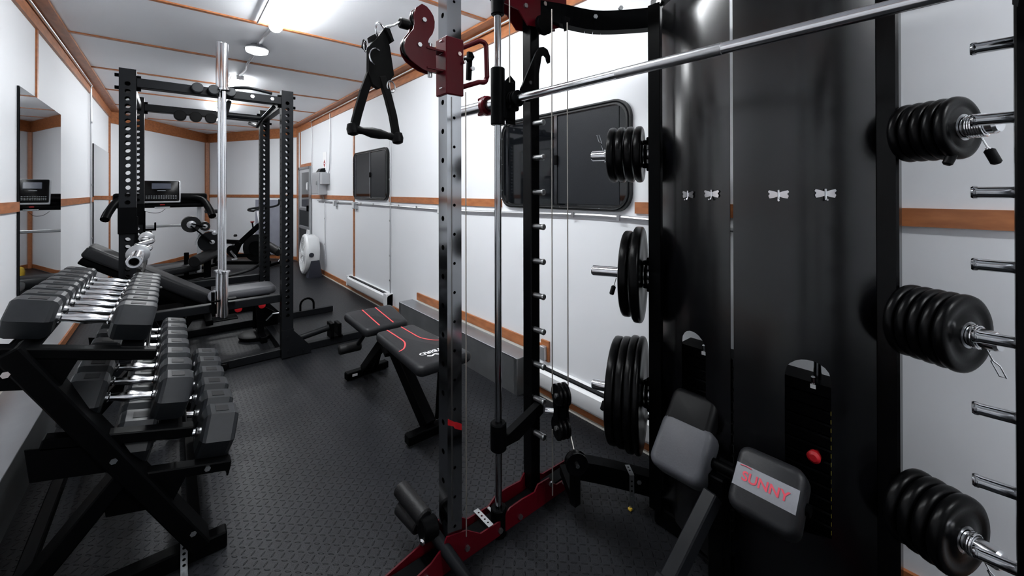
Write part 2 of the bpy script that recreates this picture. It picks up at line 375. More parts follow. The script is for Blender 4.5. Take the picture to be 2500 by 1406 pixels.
# mirrors
def wallmirror(y0, y1, z0, z1, label):
    r = empty('wall_mirror', (XL, (y0+y1)/2, z0), label, 'mirror', 'wall mirrors')
    MB().bx(XL+.001, XL+.010, y0, y1, z0, z1).build('backing', 'rack', r)
    m = MB(); ny = 10   # thin glass, slightly bowed
    vs = []; fs = []
    for i in range(ny+1):
        t = i/ny; y = y0+.004+(y1-y0-.008)*t; x = XL+.0125+.0035*math.sin(PI*t)
        for z in (z0+.004, z1-.004): vs.append((x, y, z))
    for i in range(ny): fs.append([2*i, 2*i+2, 2*i+3, 2*i+1])
    m.add(vs, fs); m.build('mirror_glass', 'mirror', r)
wallmirror(3.76, 4.945, .55, 1.96, 'tall frameless mirror on the left wall, nearer one, behind the dumbbell rack')
wallmirror(6.80, 8.28, .35, 1.893, 'tall frameless mirror at the far end of the left wall beside the corner post')
r = empty('leaning_mirror', (1.62, 8.9, 0), 'blue-grey smudged mirror panel leaning on the far right angled wall', 'mirror')
p0, p1, w, h = nose(NR, .035, .012, .09, 1.16, .16, .42)
MB().beam(p0, p1, w, h).build('mirror_panel', 'mat', r)

# ------------------------------------------------------------------ conduits, boxes, heaters
def conduit(pts, rad, label, clips=None, mat='galv', name='electrical_conduit', n=8):
    p = [V(q) for q in pts]; cen = p[0]
    r = MB().tube(smooth_path(p, 3) if len(p) > 3 else p, rad, n).build(name, mat, loc=cen, label=label, cat='conduit')
    if clips:
        for c, ax in clips:
            c = V(c); MB().box(c, {'y': (.006, .02, rad*3.4), 'z': (.006, rad*3.4, .02), 'x': (.02, rad*3.4, .006)}[ax], .001).build('clip', 'steel', r)
    return r
cx = XR-.016
conduit([(cx, 7.1, 1.17), (cx, 6.30, 1.165), (cx, 5.5, 1.165), (cx, 4.3, 1.163), (cx, 3.16, 1.158)], .009, 'grey conduit running along the right wall under the far window', [((XR-.026, y, 1.165), 'y') for y in (6.0, 5.1, 4.7, 4.0, 3.6)])
conduit([(cx, 3.10, 1.158), (cx, 2.6, 1.160), (cx, 2.0, 1.172), (cx, 1.5, 1.182), (cx, 1.1, 1.175), (cx, .7, 1.15)], .010, 'silver flexible conduit along the right wall under the big window', [((XR-.028, y, z), 'y') for y, z in ((2.85, 1.16), (2.35, 1.165), (1.95, 1.172), (1.6, 1.18), (1.28, 1.178))])
conduit([(cx-.006, 4.223, .11), (cx-.006, 4.223, 1.2), (cx-.006, 4.223, 2.44), (cx-.02, 4.23, 2.515)], .007, 'grey conduit dropping straight down the right wall beside the far window', [((XR-.028, 4.223, z), 'z') for z in (.35, .62, 1.0, 1.45, 1.9, 2.2)])
conduit([(XR-.05, -1.5, 2.515), (XR-.05, 2, 2.512), (XR-.05, 4.2, 2.515), (XR-.05, 7.45, 2.505)], .007, 'grey conduit running along the wood cornice of the right wall')
conduit([(cx, 7.47, 1.42), (cx, 7.47, 2.0), (cx, 7.47, 2.44), (XR-.04, 7.4, 2.50)], .006, 'thin conduit rising from the switch box beside the far door')
conduit([(cx, 6.5, 1.6), (cx, 6.44, 1.75), (cx, 6.43, 2.3), (XR-.03, 6.38, 2.49)], .007, 'thin conduit rising from the breaker box to the cornice')
conduit([(cx, 6.79, 1.26), (cx, 6.70, 1.08), (cx, 6.68, .6), (cx, 6.66, .16)], .006, 'thin grey conduit going from the breaker box down to the floor', [((XR-.022, 6.69, z), 'z') for z in (.9, .5)])
conduit([(XL+.035, -1.5, 2.512), (XL+.035, 3, 2.512), (XL+.035, 5.2, 2.512), (XL+.035, 6.45, 2.50)], .007, 'grey conduit running along the wood cornice of the left wall')
conduit([(XL+.02, 6.46, 2.50), (XL+.02, 6.50, 2.35), (XL+.02, 6.50, 1.2), (XL+.02, 6.50, .1)], .009, 'grey conduit dropping down the left wall between the two mirrors', [((XL+.03, 6.50, z), 'z') for z in (2.1, 1.4, .8)])
conduit([(.575, 3.43, ZC-.012), (.56, 3.65, ZC-.012), (.55, 3.88, ZC-.012)], .014, 'short grey ceiling conduit between the lit tube and the round lamp')
conduit([(.545, 4.02, ZC-.014), (.56, 4.25, ZC-.014), (.55, 4.55, ZC-.02), (.57, 4.75, ZC-.014), (.55, 5.05, ZC-.014)], .011, 'wavy grey ceiling conduit between the round lamp and the far tube', [((.55, 4.42, ZC-.022), 'x'), ((.56, 4.66, ZC-.022), 'x')])
conduit([(.485, 5.12, ZC-.012), (.485, 5.8, ZC-.012), (.485, 6.5, ZC-.012)], .006, 'thin conduit on the ceiling beside the far light tube')
conduit([(.475, 1.3, ZC-.012), (.475, 2.4, ZC-.012), (.475, 3.40, ZC-.012)], .007, 'thin conduit on the ceiling beside the nearest light tube')
def obox(y, z, label, w=.08, h=.08, d=.045):
    r = empty('junction_box', (XR-.01, y, z), label, 'electrical box')
    MB().box((XR-d/2+.004, y, z), (d+.004, w, h), .003).build('box_body', 'galv', r)
    MB().box((XR-d-.003, y, z), (.006, w*.7, h*.8), .002).build('cover_plate', 'wplast', r)
obox(6.15, 1.15, 'small metal outlet box on the right wall near the breaker box')
obox(5.33, 1.14, 'small metal outlet box on the right wall at the corner of the far window', .1, .09)
obox(3.13, 1.155, 'small metal junction box on the right wall rail in the middle between windows', .07, .07)
obox(7.66, 1.41, 'small metal switch box on the wall next to the far door', .1, .14)
r = empty('breaker_box', (XR, 6.8, 1.27), 'grey metal breaker box on the right wall left of the far window', 'breaker box')
MB().bx(XR-.13, XR, 6.62, 6.99, 1.27, 1.62, .006).build('box_body', 'ebox', r)
MB().bx(XR-.137, XR-.13, 6.64, 6.97, 1.29, 1.60, .003).build('box_door', 'galv', r)
MB().bx(XR-.11, XR, 6.49, 6.62, 1.43, 1.60, .004).build('side_box', 'ebox', r)
MB().prism([(0, 0), (.10, .0), (.06, .06), (0, .07)], (XR-.0, 6.8, 1.62), (-1, 0, 0), (0, 0, 1), .18).build('top_cover', 'rack', r)
MB().box((XR-.144, 6.68, 1.45), (.014, .02, .06), .003).build('latch', 'steel', r)
r = MB().bx(XR-.006, XR-.001, 6.66, 6.84, 1.66, 1.94).build('wall_placard', 'paper', loc=(XR-.004, 6.75, 1.66), label='white placard with a red diamond mark above the breaker box', cat='placard')
MB().prism([(0, -.06), (.055, 0), (0, .06), (-.055, 0)], (XR-.0075, 6.75, 1.76), (0, -1, 0), (0, 0, 1), .002).build('diamond_mark', 'redp', r)
MB().bx(XR-.0095, XR-.0085, 6.71, 6.79, 1.752, 1.768).build('mark_band', 'wtxt', r)
def heater(y0, y1, label):
    r = empty('baseboard_heater', (XR-.03, (y0+y1)/2, .08), label, 'heater')
    z0 = .075
    MB().prism([(0, 0), (.055, 0), (.068, .02), (.068, .10), (.05, .118), (.0, .13)], (XR, (y0+y1)/2, z0), (-1, 0, 0), (0, 0, 1), y1-y0).build('cover', 'white', r)
    m = MB(); m.bx(XR-.052, XR-.022, y0+.12, y1-.06, z0+.118, z0+.127); m.build('vent_slot', 'rack', r)
    MB().bx(XR-.074, XR, y0, y0+.09, z0-.002, z0+.134, .003).build('end_cap', 'wplast', r)
    MB().bx(XR-.070, XR, y1-.03, y1, z0-.002, z0+.134, .003).build('end_cap', 'wplast', r)
heater(4.20, 5.53, 'white baseboard heater on the right wall under the far window')
heater(.35, 1.90, 'white baseboard heater on the right wall behind the hanging pulley')
r = MB().bx(XR-.012-.03, XR-.014, 1.83, 1.87, .24, .33, .003).build('outlet_plate', 'galv', loc=(XR-.03, 1.85, .24), label='small metal outlet cover on the orange wood block by the wheel well', cat='outlet')
# fan
r = empty('floor_fan', (1.72, 6.98, 0), 'round white floor fan standing against the right wall', 'fan')
c = V((1.66, 6.98, .335)); ax = V((-1, .06, .05)).normalized()
m = MB().lathe([(-.13, .22), (-.12, .265), (-.07, .305), (.05, .315), (.075, .30), (.085, .27), (.06, .262), (-.06, .25)], c, ax, 40, False); m.build('housing', 'wplast', r)
m = MB(); x, y, z = frame_of(ax)
for rr_ in [.05+.026*i for i in range(9)]: m.tube([c+z*.085+(x*math.cos(t*PI/14)+y*math.sin(t*PI/14))*rr_ for t in range(28)], .0022, 5, True)
for kk in range(10):
    t = kk*PI/5; dd = x*math.cos(t)+y*math.sin(t); m.tube([c+z*.087+dd*.04, c+z*.09+dd*.15, c+z*.083+dd*.27], .0028, 5)
m.build('grille', 'white', r)
MB().cyl(c+z*.075, c+z*.10, .05, 24, bev=.006).build('hub', 'wplast', r)
m = MB()
for kk in range(5):
    t = kk*2*PI/5; d1 = x*math.cos(t)+y*math.sin(t); d2 = x*math.cos(t+.7)+y*math.sin(t+.7)
    m.add([c+d1*.04+z*.02, c+d1*.24+z*.045, c+d2*.24-z*.01, c+d2*.04-z*.01, c+d1*.04+z*.017, c+d1*.24+z*.042, c+d2*.24-z*.013, c+d2*.04-z*.013], [[0, 1, 2, 3], [7, 6, 5, 4], [0, 4, 5, 1], [1, 5, 6, 2], [2, 6, 7, 3], [3, 7, 4, 0]])
m.build('fan_blade', 'ebox', r)
MB().tube([c+V((0, -.06, .31)), c+V((0, -.05, .37)), c+V((0, .05, .37)), c+V((0, .06, .31))], .012, 8).build('handle', 'wplast', r)
MB().prism([(-.10, 0), (.10, 0), (.06, .26), (-.06, .26)], c+V((.03, -.22, -.335)), (1, 0, 0), (0, 0, 1), .16).build('stand', 'nvplast', r)
MB().cyl(c+V((-.03, -.315, .02)), c+V((-.03, -.335, .02)), .035, 20, bev=.004).build('knob', 'nvplast', r)

# ------------------------------------------------------------------ ceiling lights
def tube_light(x, y0, y1, label, glow='led'):
    r = empty('ceiling_light', (x, (y0+y1)/2, ZC), label, 'ceiling light')
    MB().bx(x-.03, x+.03, y0, y1, ZC-.022, ZC-.001, .004).build('fixture_body', 'white', r)
    m = MB(); m.prism([(.042*math.cos(a*PI/8), -.038*math.sin(a*PI/8)) for a in range(9)], (x, (y0+y1)/2, ZC-.022), (1, 0, 0), (0, 0, 1), y1-y0-.01); m.build('diffuser', glow, r)
    m = MB(); m.bx(x-.034, x+.034, y0-.012, y0-.004, ZC-.05, ZC-.002, .002); m.build('end_cap', 'wplast', r)
    m = MB(); m.bx(x-.034, x+.034, y1+.002, y1+.010, ZC-.04, ZC-.002, .002); m.build('end_cap', 'wplast', r)
tube_light(.585, 1.0, 3.39, 'lit white tube light nearest the camera on the ceiling')
tube_light(.555, 5.10, 7.4, 'lit tube light further down the ceiling, above the power rack', 'led_far')
tube_light(1.2, -2.1, -.7, 'lit tube light on the ceiling behind the camera', 'led')
def round_lamp(x, y, label, s=1., lens='led2'):
    r = empty('round_ceiling_lamp', (x, y, ZC), label, 'ceiling light', 'round ceiling lamps')
    MB().lathe([(0, .045*s), (.015, .05*s), (.02, .08*s), (.038, .095*s), (.044, .092*s)], (x, y, ZC-.001), (0, 0, -1), 28).build('housing', 'steel', r)
    MB().lathe([(0, .084*s), (.02, .078*s), (.032, .05*s), (.036, .001)], (x, y, ZC-.044), (0, 0, -1), 28).build('lens', lens, r)
round_lamp(.548, 3.95, 'round silver ceiling lamp with a ribbed lens between two light tubes')
round_lamp(.54, 8.0, 'small round ceiling lamp seen past the chrome barbell in the power rack', 1., 'led3')

# ------------------------------------------------------------------ perforated post
def post(name, parent, x, y, z0, z1, wx, wy, mat, faces, loc=None, cap=True):
    """square tube; faces maps '-x','+x','-y','+y' to (pitch, radius, first, last) or None"""
    m = MB(); L = z1-z0; t = .0035
    F = {'-y': (V((x, y-wy/2, z0)), V((1, 0, 0)), wx), '+y': (V((x, y+wy/2, z0)), V((-1, 0, 0)), wx), '-x': (V((x-wx/2, y, z0)), V((0, -1, 0)), wy), '+x': (V((x+wx/2, y, z0)), V((0, 1, 0)), wy)}
    for k_, (o, ux, w) in F.items():
        inn = V((x, y, z0))-o; inn.normalize()
        h = faces.get(k_)
        if h:
            for q in (0, t): m.holes(o+inn*q, ux, (0, 0, 1), w-(2*q), L, h[0], h[1], h[2]-z0, h[3]-z0)
            zc = h[2]
            while zc <= h[3]+1e-6:   # hole rims
                ring = [o+V((0, 0, zc-z0))+ux*h[1]*math.cos(a*PI/7)+V((0, 0, 1))*h[1]*math.sin(a*PI/7) for a in range(14)]
                m.add(ring+[p+inn*t for p in ring], [[i, (i+1) % 14, 14+(i+1) % 14, 14+i] for i in range(14)]); zc += h[0]
        else:
            a = ux*(w/2); m.add([o-a, o+a, o+a+V((0, 0, L)), o-a+V((0, 0, L))], [[0, 1, 2, 3]])
    if cap: m.add([V((x-wx/2, y-wy/2, z1)), V((x+wx/2, y-wy/2, z1)), V((x+wx/2, y+wy/2, z1)), V((x-wx/2, y+wy/2, z1))], [[0, 1, 2, 3]])
    return m.build(name, mat, parent, ang=30)
def bolts(m, pts, ax, r=.009, h=.008):
    for p in pts: m.cyl(p, V(p)+V(ax).normalized()*h, r, 6)
    return m

# ------------------------------------------------------------------ power rack
pr = empty('power_rack', (.245, 4.13, 0), 'tall dark steel power rack with perforated uprights in the middle of the trailer', 'power rack')
PX = (-.215, .705); PY = (3.63, 4.64); ZT = 2.117
for x in PX:
    for y in PY:
        hh = (.048, .0145, .34, 2.02)
        post('upright', pr, x, y, .02, ZT, .082, .078, 'rack', {'-y': hh, '+y': hh, '-x': (.048, .009, .34, 2.02), '+x': (.048, .009, .34, 2.02)})
        s = 1 if x > 0 else -1
        g = MB().prism([(0, 0), (.17, 0), (.17, .05), (.045, .20), (0, .20)] if s > 0 else [(0, 0), (-.17, 0), (-.17, .05), (-.045, .20), (0, .20)], (x, y-.043, .01), (1, 0, 0), (0, 0, 1), .006)
        g.prism([(-.043, 0), (.043, 0), (.043, .22), (-.043, .22)], (x, y-.044, .01), (1, 0, 0), (0, 0, 1), .006)
        bolts(g, [(x, y-.047, .06), (x, y-.047, .17), (x+s*.11, y-.047, .04)], (0, -1, 0)); g.build('foot_gusset', 'rack', pr)
for y in PY:
    m = MB().beam((PX[0]+.041, y, 2.035), (PX[1]-.041, y, 2.035), .06, .075, .004, up=(0, 1, 0)); m.build('top_crossbeam', 'rack', pr)
    MB().beam((PX[0]+.041, y+.03, .475), (PX[1]-.041, y+.03, .475), .06, .06, .004, up=(0, 1, 0)).build('lower_crossbeam', 'rack', pr)
    MB().beam((-.05 if y < 4 else PX[0], y+.05, .035), (1.36 if y > 4 else 1.32, y+.05, .035), .06, .06, .004, up=(0, 1, 0)).build('floor_beam', 'rack', pr)
    m = MB()
    for x in PX:
        for s in (-1, 1):
            for z in (2.075, 1.995): bolts(m, [(x+s*.041, y, z)], (s, 0, 0), .012, .022)
    m.build('bolt', 'black', pr)
for x in PX:
    MB().beam((x, PY[0]+.04, .035), (x, PY[1]-.04, .035), .06, .06, .004).build('side_floor_beam', 'rack', pr)
    MB().beam((x, PY[0]+.04, 2.035), (x, PY[1]-.04, 2.035), .05, .06, .004).build('side_top_beam', 'rack', pr)
for x in (.141, .233, .33): MB().cyl((x, 3.60, 2.045), (x, 3.545, 2.045), .034, 24, bev=.004).build('grip_knob', 'hexrub', pr)
for x in (.06, .17, .28): MB().cyl((x, 4.60, 1.995), (x, 4.66, 1.995), .045, 24, bev=.004).build('grip_knob', 'rubber', pr)
m = MB(); m.tube([(.33, 3.66, 1.99), (.34, 4.0, 1.95), (.345, 4.62, 1.98)], .016, 8); m.tube([(.62, 3.66, 1.99), (.60, 4.0, 1.95), (.585, 4.2, 1.90), (.58, 4.62, 1.98)], .016, 8); m.tube([(.34, 4.05, 1.95), (.6, 4.05, 1.95)], .02, 10)
m.build('pull_up_handle', 'rack', pr)
m = MB().tube(smooth_path([(.33, 3.62, 2.085), (.45, 3.60, 2.10), (.60, 3.61, 2.085)], 5), .012, 8); m.build('top_grip_bar', 'rack', pr)
m = MB(); bolts(m, [(.47, 3.60, 2.04), (.60, 3.60, 2.04)], (0, -1, 0), .014, .01); m.build('chrome_bolt', 'chrome', pr)
for y in PY:   # hooks on the left uprights
    m = MB(); m.bx(PX[0]-.045, PX[0]+.045, y-.055, y-.041, 1.05, 1.22, .003); m.bx(PX[0]+.041, PX[0]+.115, y-.05, y-.03, .99, 1.01, .003); m.bx(PX[0]+.105, PX[0]+.118, y-.05, y-.03, .99, 1.06, .003); m.bx(PX[0]+.035, PX[0]+.05, y-.05, y-.03, .97, 1.16, .003)
    m.build('j_hook', 'black', pr)
m = MB().tube(smooth_path([(PX[0]+.045, 3.62, .80), (PX[0]+.05, 3.9, .74), (PX[0]+.05, 4.4, .74), (PX[0]+.045, 4.62, .80)], 6), .018, 8); m.build('safety_strap', 'strap', pr)
m = MB(); m.cyl((.78, 3.68, .11), (1.04, 3.68, .15), .026, 16, bev=.003); m.build('landmine_tube', 'rack', pr)
m = MB(); m.bx(1.04, 1.07, 3.63, 3.74, .06, .19, .003); m.bx(1.10, 1.13, 3.63, 3.74, .06, .18, .003); m.bx(1.04, 1.14, 3.63, 3.74, .062, .08, .003); m.build('landmine_bracket', 'black', pr)
MB().tube([V((1.04, 4.69, .06))]+arc((1.105, 4.69, .12), .065, PI, 0, 10, V((1, 0, 0)), V((0, 0, 1)))+[V((1.17, 4.69, .06))], .011, 10).build('band_loop', 'black', pr)
m = MB().prism([(-.05, 0), (.15, 0), (.15, .10), (-.05, .26)], (.62, 4.35, .07), (1, 0, 0), (0, 0, 1), .02); m.build('pulley_bracket', 'black', pr)
MB().lathe([(0, .06), (.01, .14), (.035, .15), (.045, .13), (.05, .05)], (.60, 4.30, .0), (0, 0, 1), 30).build('foot_plate', 'rubber', pr)
MB().tube([(.56, 3.60, .33), (.60, 3.57, .38), (.64, 3.56, .38)], .006, 6).build('pull_pin', 'chrome', pr)
m = MB(); m.box((.295, 3.60, .535), (.15, .06, .012), .003); m.bx(.22, .24, 3.585, 3.62, .44, .60, .003); m.bx(.225, .37, 3.50, 3.63, .405, .415, .002); m.build('bar_holder', 'black', pr)
MB().lathe([(0, .02), (.02, .03), (.05, .026), (.055, .01)], (.30, 3.66, .0), (0, 0, 1), 16).build('rubber_foot', 'rubber', pr)

def olympic_bar(name, loc, ax, L, label, group=None):
    loc = V(loc); r = empty(name, loc, label, 'barbell', group); a = V(ax).normalized(); s = L*.175
    MB().cyl(loc+a*s, loc+a*(L-s), .0145, 16).build('shaft', 'chrome', r)
    for o, d in ((loc, a), (loc+a*L, -a)):
        q = r
        MB().lathe([(0, .012), (0, .022), (.004, .025), (s-.03, .025), (s-.028, .027), (s-.02, .027)], o, d, 24).build('sleeve', 'chrome', r)
        MB().lathe([(0, .03), (.002, .037), (.012, .037), (.014, .03)], o+d*(s-.02), d, 24).build('collar', 'chrome', r)
    return r
olympic_bar('barbell', (.270, 3.600, .415), (0, 0, 1), 1.99, 'chrome barbell standing upright in the rack, left of the pair', 'barbells standing in the power rack')
olympic_bar('barbell', (.290, 3.545, .415), (0, 0, 1), 1.97, 'chrome barbell standing upright in the rack, right of the pair', 'barbells standing in the power rack')
# bar resting on the left hooks, pointing at the camera
r = empty('curl_bar', (-.115, 2.24, 1.036), 'chrome curl bar with a hollow end pointing at the camera above the dumbbells', 'barbell')
a = V((0, 1, 0)); o = V((-.115, 2.24, 1.036))
MB().lathe([(.20, .014), (.004, .014), (0, .017), (0, .024), (.006, .026), (.26, .026), (.26, .02)], o, a, 28, False).build('sleeve', 'chrome', r)
MB().cyl((-.115, 2.30, 1.036), (-.115, 2.31, 1.036), .014, 16).build('sleeve_core', 'black', r)
MB().lathe([(0, .03), (.003, .042), (.02, .042), (.024, .03)], o+V((0, .26, 0)), a, 28).build('collar', 'steel', r)
MB().tube(smooth_path([o+V((0, .27, 0)), o+V((0, .38, 0)), o+V((.03, .52, 0)), o+V((-.02, .66, 0)), o+V((.0, .76, 0)), o+V((.03, .90, 0)), o+V((-.01, 1.02, 0)), o+V((0, 1.12, 0)), o+V((0, 1.40, -.015))], 5), .0145, 12).build('shaft', 'chrome', r)
MB().lathe([(0, .03), (.003, .037), (.015, .037), (.017, .03)], o+V((0, 1.12, 0)), a, 24).build('collar', 'steel', r)
# incline bench inside the rack
r = empty('incline_bench', (.3, 4.25, 0), 'black incline bench with a long raised backrest standing inside the power rack', 'bench')
A = V((-.47, 4.25, .905)); B = V((.26, 4.25, .415)); d = (B-A)
MB().pad((A+B)/2, (.28, d.length, .085), R3((0, 1, 0), d), .02).build('backrest', 'vinyl', r)
MB().box((A+B)/2-R3((0, 1, 0), d) @ V((0, 0, -.07)), (.22, d.length*.96, .05), .01, R3((0, 1, 0), d)).build('backrest_board', 'black', r)
MB().pad((.50, 4.27, .445), (.45, .30, .07), None, .03).build('seat', 'gvinyl', r)
m = MB(); m.beam((.05, 4.25, .50), (.22, 4.25, .36), .05, .05); m.beam((.12, 4.25, .36), (.66, 4.25, .36), .06, .06, .004); m.beam((.60, 4.25, .36), (.62, 4.25, .04), .05, .05); m.beam((.16, 4.25, .36), (-.02, 4.25, .04), .05, .05); m.beam((-.02, 4.02, .03), (-.02, 4.48, .03), .05, .05, .003); m.beam((.62, 4.08, .03), (.62, 4.42, .03), .05, .05, .003); m.beam((-.30, 4.25, .74), (-.02, 4.25, .08), .04, .04)
m.build('bench_frame', 'black', r)
MB().cyl((.27, 4.10, .47), (.27, 4.06, .47), .045, 24, bev=.006).build('adjuster_disc', 'lvinyl', r)
for x in (.43, .60): MB().lathe([(0, .02), (.01, .028), (.03, .026), (.035, .01)], (x, 4.08, .34), (0, -1, 0), 16).build('adjuster_knob', 'redp', r)
# leg machine behind the rack
r = empty('leg_extension_machine', (.25, 5.2, 0), 'black leg machine with round foam rollers and a curved lever behind the power rack', 'exercise machine')
def PT(px, z, d=4.1):   # position along the view-facing line behind the rack
    return V((px, 5.25, z))
m = MB(); m.beam((.29, 5.3, .0), (.29, 5.3, .78), .06, .06, .004); m.beam((.12, 5.3, .0), (.12, 5.3, .70), .04, .04, .004); m.beam((-.45, 5.3, .03), (.75, 5.3, .03), .06, .05, .004); m.beam((.29, 4.95, .03), (.29, 5.65, .03), .06, .05, .004); m.beam((-.30, 5.3, .42), (.29, 5.3, .46), .05, .05, .004); m.beam((-.30, 5.3, .03), (-.30, 5.3, .44), .05, .05); m.build('frame', 'black', r)
MB().prism([(.105*math.cos(t*PI/16), .105*math.sin(t*PI/16)) for t in range(32)], (.31, 5.22, .80), (1, 0, 0), (0, 0, 1), .012).build('index_disc', 'rack', r)
m = MB()
for t in range(14):
    a_ = PI*.45+t*.12; m.cyl((.31+.118*math.cos(a_), 5.215, .80+.118*math.sin(a_)), (.31+.118*math.cos(a_), 5.205, .80+.118*math.sin(a_)), .005, 6)
m.tube(arc((.31, 5.22, .80), .118, PI*.35, PI*1.05, 16, V((1, 0, 0)), V((0, 0, 1))), .010, 6); m.build('index_ring', 'ebox', r)
m = MB(); m.beam((.15, 5.2, .98), (.32, 5.2, .80), .012, .10, .003, up=(0, 1, 0)); m.beam((.155, 5.2, 1.0), (.27, 5.2, .965), .012, .07, .003, up=(0, 1, 0)); m.build('swing_arm', 'black', r)
for c_ in ((.156, .990, .080), (.265, .965, .045)):
    MB().lathe([(0, c_[2]), (.16, c_[2])], (c_[0], 5.20, c_[1]), (0, 1, 0), 28).build('foam_roller', 'foam', r)
for c_ in ((.156, .990, .038), (.265, .965, .022), (.345, .895, .024), (.325, .80, .022)):
    MB().lathe([(0, c_[2]), (.006, c_[2]), (.012, c_[2]*.5), (.013, .002)], (c_[0], 5.192, c_[1]), (0, -1, 0), 20).build('chrome_cap', 'ebox', r)
MB().cyl((.17, 4.98, .64), (.34, 5.28, .68), .055, 24, bev=.006).build('thigh_roller', 'foam', r)
MB().pad((-.08, 5.3, .53), (.62, .30, .07), R3((1, 0, .10), (0, 1, 0)), .02).build('seat', 'vinyl', r)
MB().tube(smooth_path([(-.35, 5.1, .40), (.1, 5.1, .44), (.45, 5.1, .45), (.68, 5.1, .50), (.80, 5.1, .62), (.80, 5.1, .74)], 6), .014, 10).build('curved_lever', 'rack', r)
MB().cyl((.80, 5.16, .74), (.90, 4.98, .66), .045, 20, bev=.005).build('foam_roller', 'foam', r)
m = MB(); c_ = V((.925, 4.95, .64))
for t in (0, 2.1, 4.2): m.tube([c_, c_+V((.085*math.cos(t), 0, .085*math.sin(t)))], .006, 6)
m.lathe([(0, .022), (.02, .018), (.025, .004)], c_, (0, -1, 0), 14); m.build('star_knob', 'chrome', r)

# ------------------------------------------------------------------ treadmill
tm = empty('treadmill', (-.09, 7.3, 0), 'black treadmill with a wide silver-edged console at the far end', 'treadmill')
MB().box((-.10, 7.32, 1.325), (.38, .29, .05), .02, R3((1, 0, 0), (0, .25, 1))).build('console', 'black', tm)
MB().box((-.10, 7.30, 1.320), (.405, .315, .04), .018, R3((1, 0, 0), (0, .25, 1))).build('console_rim', 'ebox', tm)
MB().box((-.10, 7.290, 1.330), (.38, .29, .04), .018, R3((1, 0, 0), (0, .25, 1))).build('console_face', 'gloss', tm)
MB().box((-.10, 7.281, 1.395), (.20, .08, .02), .004, R3((1, 0, 0), (0, .25, 1))).build('screen', 'lcd', tm)
MB().box((-.10, 7.262, 1.335), (.09, .01, .010), .003).build('console_badge', 'chrome', tm)
m = MB()
for i in range(13):
    for j in range(3): m.box((-.25+.025*i, 7.243-.005*j, 1.265-.018*j), (.016, .008, .008), .002)
m.build('button', 'steel', tm)
m = MB().tube(smooth_path([(-.09-.53, 6.98, .98), (-.09-.50, 7.1, 1.08), (-.09-.42, 7.3, 1.21), (-.30, 7.34, 1.24), (-.09, 7.34, 1.25), (.12, 7.34, 1.24), (.33, 7.3, 1.21), (.41, 7.1, 1.08), (.44, 6.98, .98)], 6), .045, 12); m.build('handlebar', 'black', tm)
MB().box((-.09, 7.35, 1.215), (.98, .08, .17), .03).build('side_tray', 'black', tm)
m = MB().box((-.09, 7.30, 1.13), (.90, .10, .05), .01); m.build('lower_crossbar', 'black', tm)
m = MB().box((-.09, 7.235, 1.108), (.16, .015, .02), .003); m.build('silver_badge', 'chrome', tm)
MB().box((-.09, 7.24, 1.145), (.05, .01, .012), .002).build('red_badge', 'redp', tm)
for s in (-1, 1): MB().beam((-.09+s*.40, 7.36, .10), (-.09+s*.40, 7.34, 1.14), .05, .07, .006).build('upright', 'ebox', tm)
MB().beam((-.49, 7.2, .86), (.31, 7.2, .86), .035, .035, .006).build('cross_grip', 'steel', tm)
dm = MB(); dm.box((-.09, 6.55, .14), (.70, 1.5, .10), .02); dm.build('deck', 'black', tm)
MB().box((-.09, 6.50, .195), (.48, 1.38, .012), .003).build('belt', 'rubber', tm)
for s in (-1, 1): MB().box((-.09+s*.30, 6.50, .20), (.09, 1.42, .02), .006).build('side_rail', 'rack', tm)
MB().pad((-.09, 7.32, .22), (.74, .40, .20), None, .06).build('motor_hood', 'rack', tm)
m = MB()
for s in (-1, 1): m.cyl((-.09+s*.3, 5.9, .045), (-.09+s*.34, 5.9, .045), .045, 16); m.cyl((-.09+s*.3, 7.4, .045), (-.09+s*.34, 7.4, .045), .045, 16)
m.build('wheel', 'rubber', tm)
MB().tube(smooth_path([(-.30, 7.22, 1.09), (-.22, 7.22, 1.045), (-.12, 7.22, 1.04), (-.06, 7.22, 1.09)], 5), .003, 6).build('safety_cord', 'black', tm)

# ------------------------------------------------------------------ spin bike
bk = empty('spin_bike', (.93, 8.45, 0), 'black spin bike with a red brake knob at the far end of the trailer', 'exercise bike')
u = V((.764, -.645, 0)); w_ = V((.645, .764, 0)); O = V((.93, 8.45, 0))
P_ = lambda a, z, s=0.: O+u*a+V((0, 0, z))+w_*s
MB().lathe([(-.02, .06), (-.022, .20), (-.015, .235), (.015, .235), (.022, .20), (.02, .06)], P_(.28, .34), w_, 40).build('flywheel', 'rubber', bk)
m = MB(); m.lathe([(-.035, .09), (-.04, .12), (.04, .12), (.035, .09)], P_(.28, .34), w_, 24); m.build('flywheel_hub', 'black', bk)
m = MB(); m.beam(P_(-.42, .46), P_(-.02, .44), .05, .07, .005); m.beam(P_(-.02, .42), P_(.33, .74), .05, .08, .005); m.beam(P_(.33, .78), P_(.50, .20), .045, .05, .005); m.beam(P_(-.02, .45), P_(-.14, .18), .06, .09, .005); m.beam(P_(-.38, .50), P_(-.46, .08), .05, .06, .005); m.beam(P_(-.44, .08), P_(.52, .08), .05, .06, .005); m.beam(P_(-.10, .2), P_(.25, .22), .05, .06, .005)
m.build('frame', 'black', bk)
for a_ in (-.47, .52): MB().beam(P_(a_, .04, -.26), P_(a_, .04, .26), .06, .05, .005).build('foot_bar', 'black', bk)
MB().beam(P_(-.38, .48), P_(-.40, .86), .035, .035, .004).build('seat_post', 'steel', bk)
MB().beam(P_(-.52, .865), P_(-.30, .865), .06, .03, .004).build('seat_slider', 'ebox', bk)
m = MB(); x_ = R3(u, w_); m.pad(P_(-.44, .98), (.27, .20, .06), x_, .02, wx=None); m.build('saddle', 'vinyl', bk)
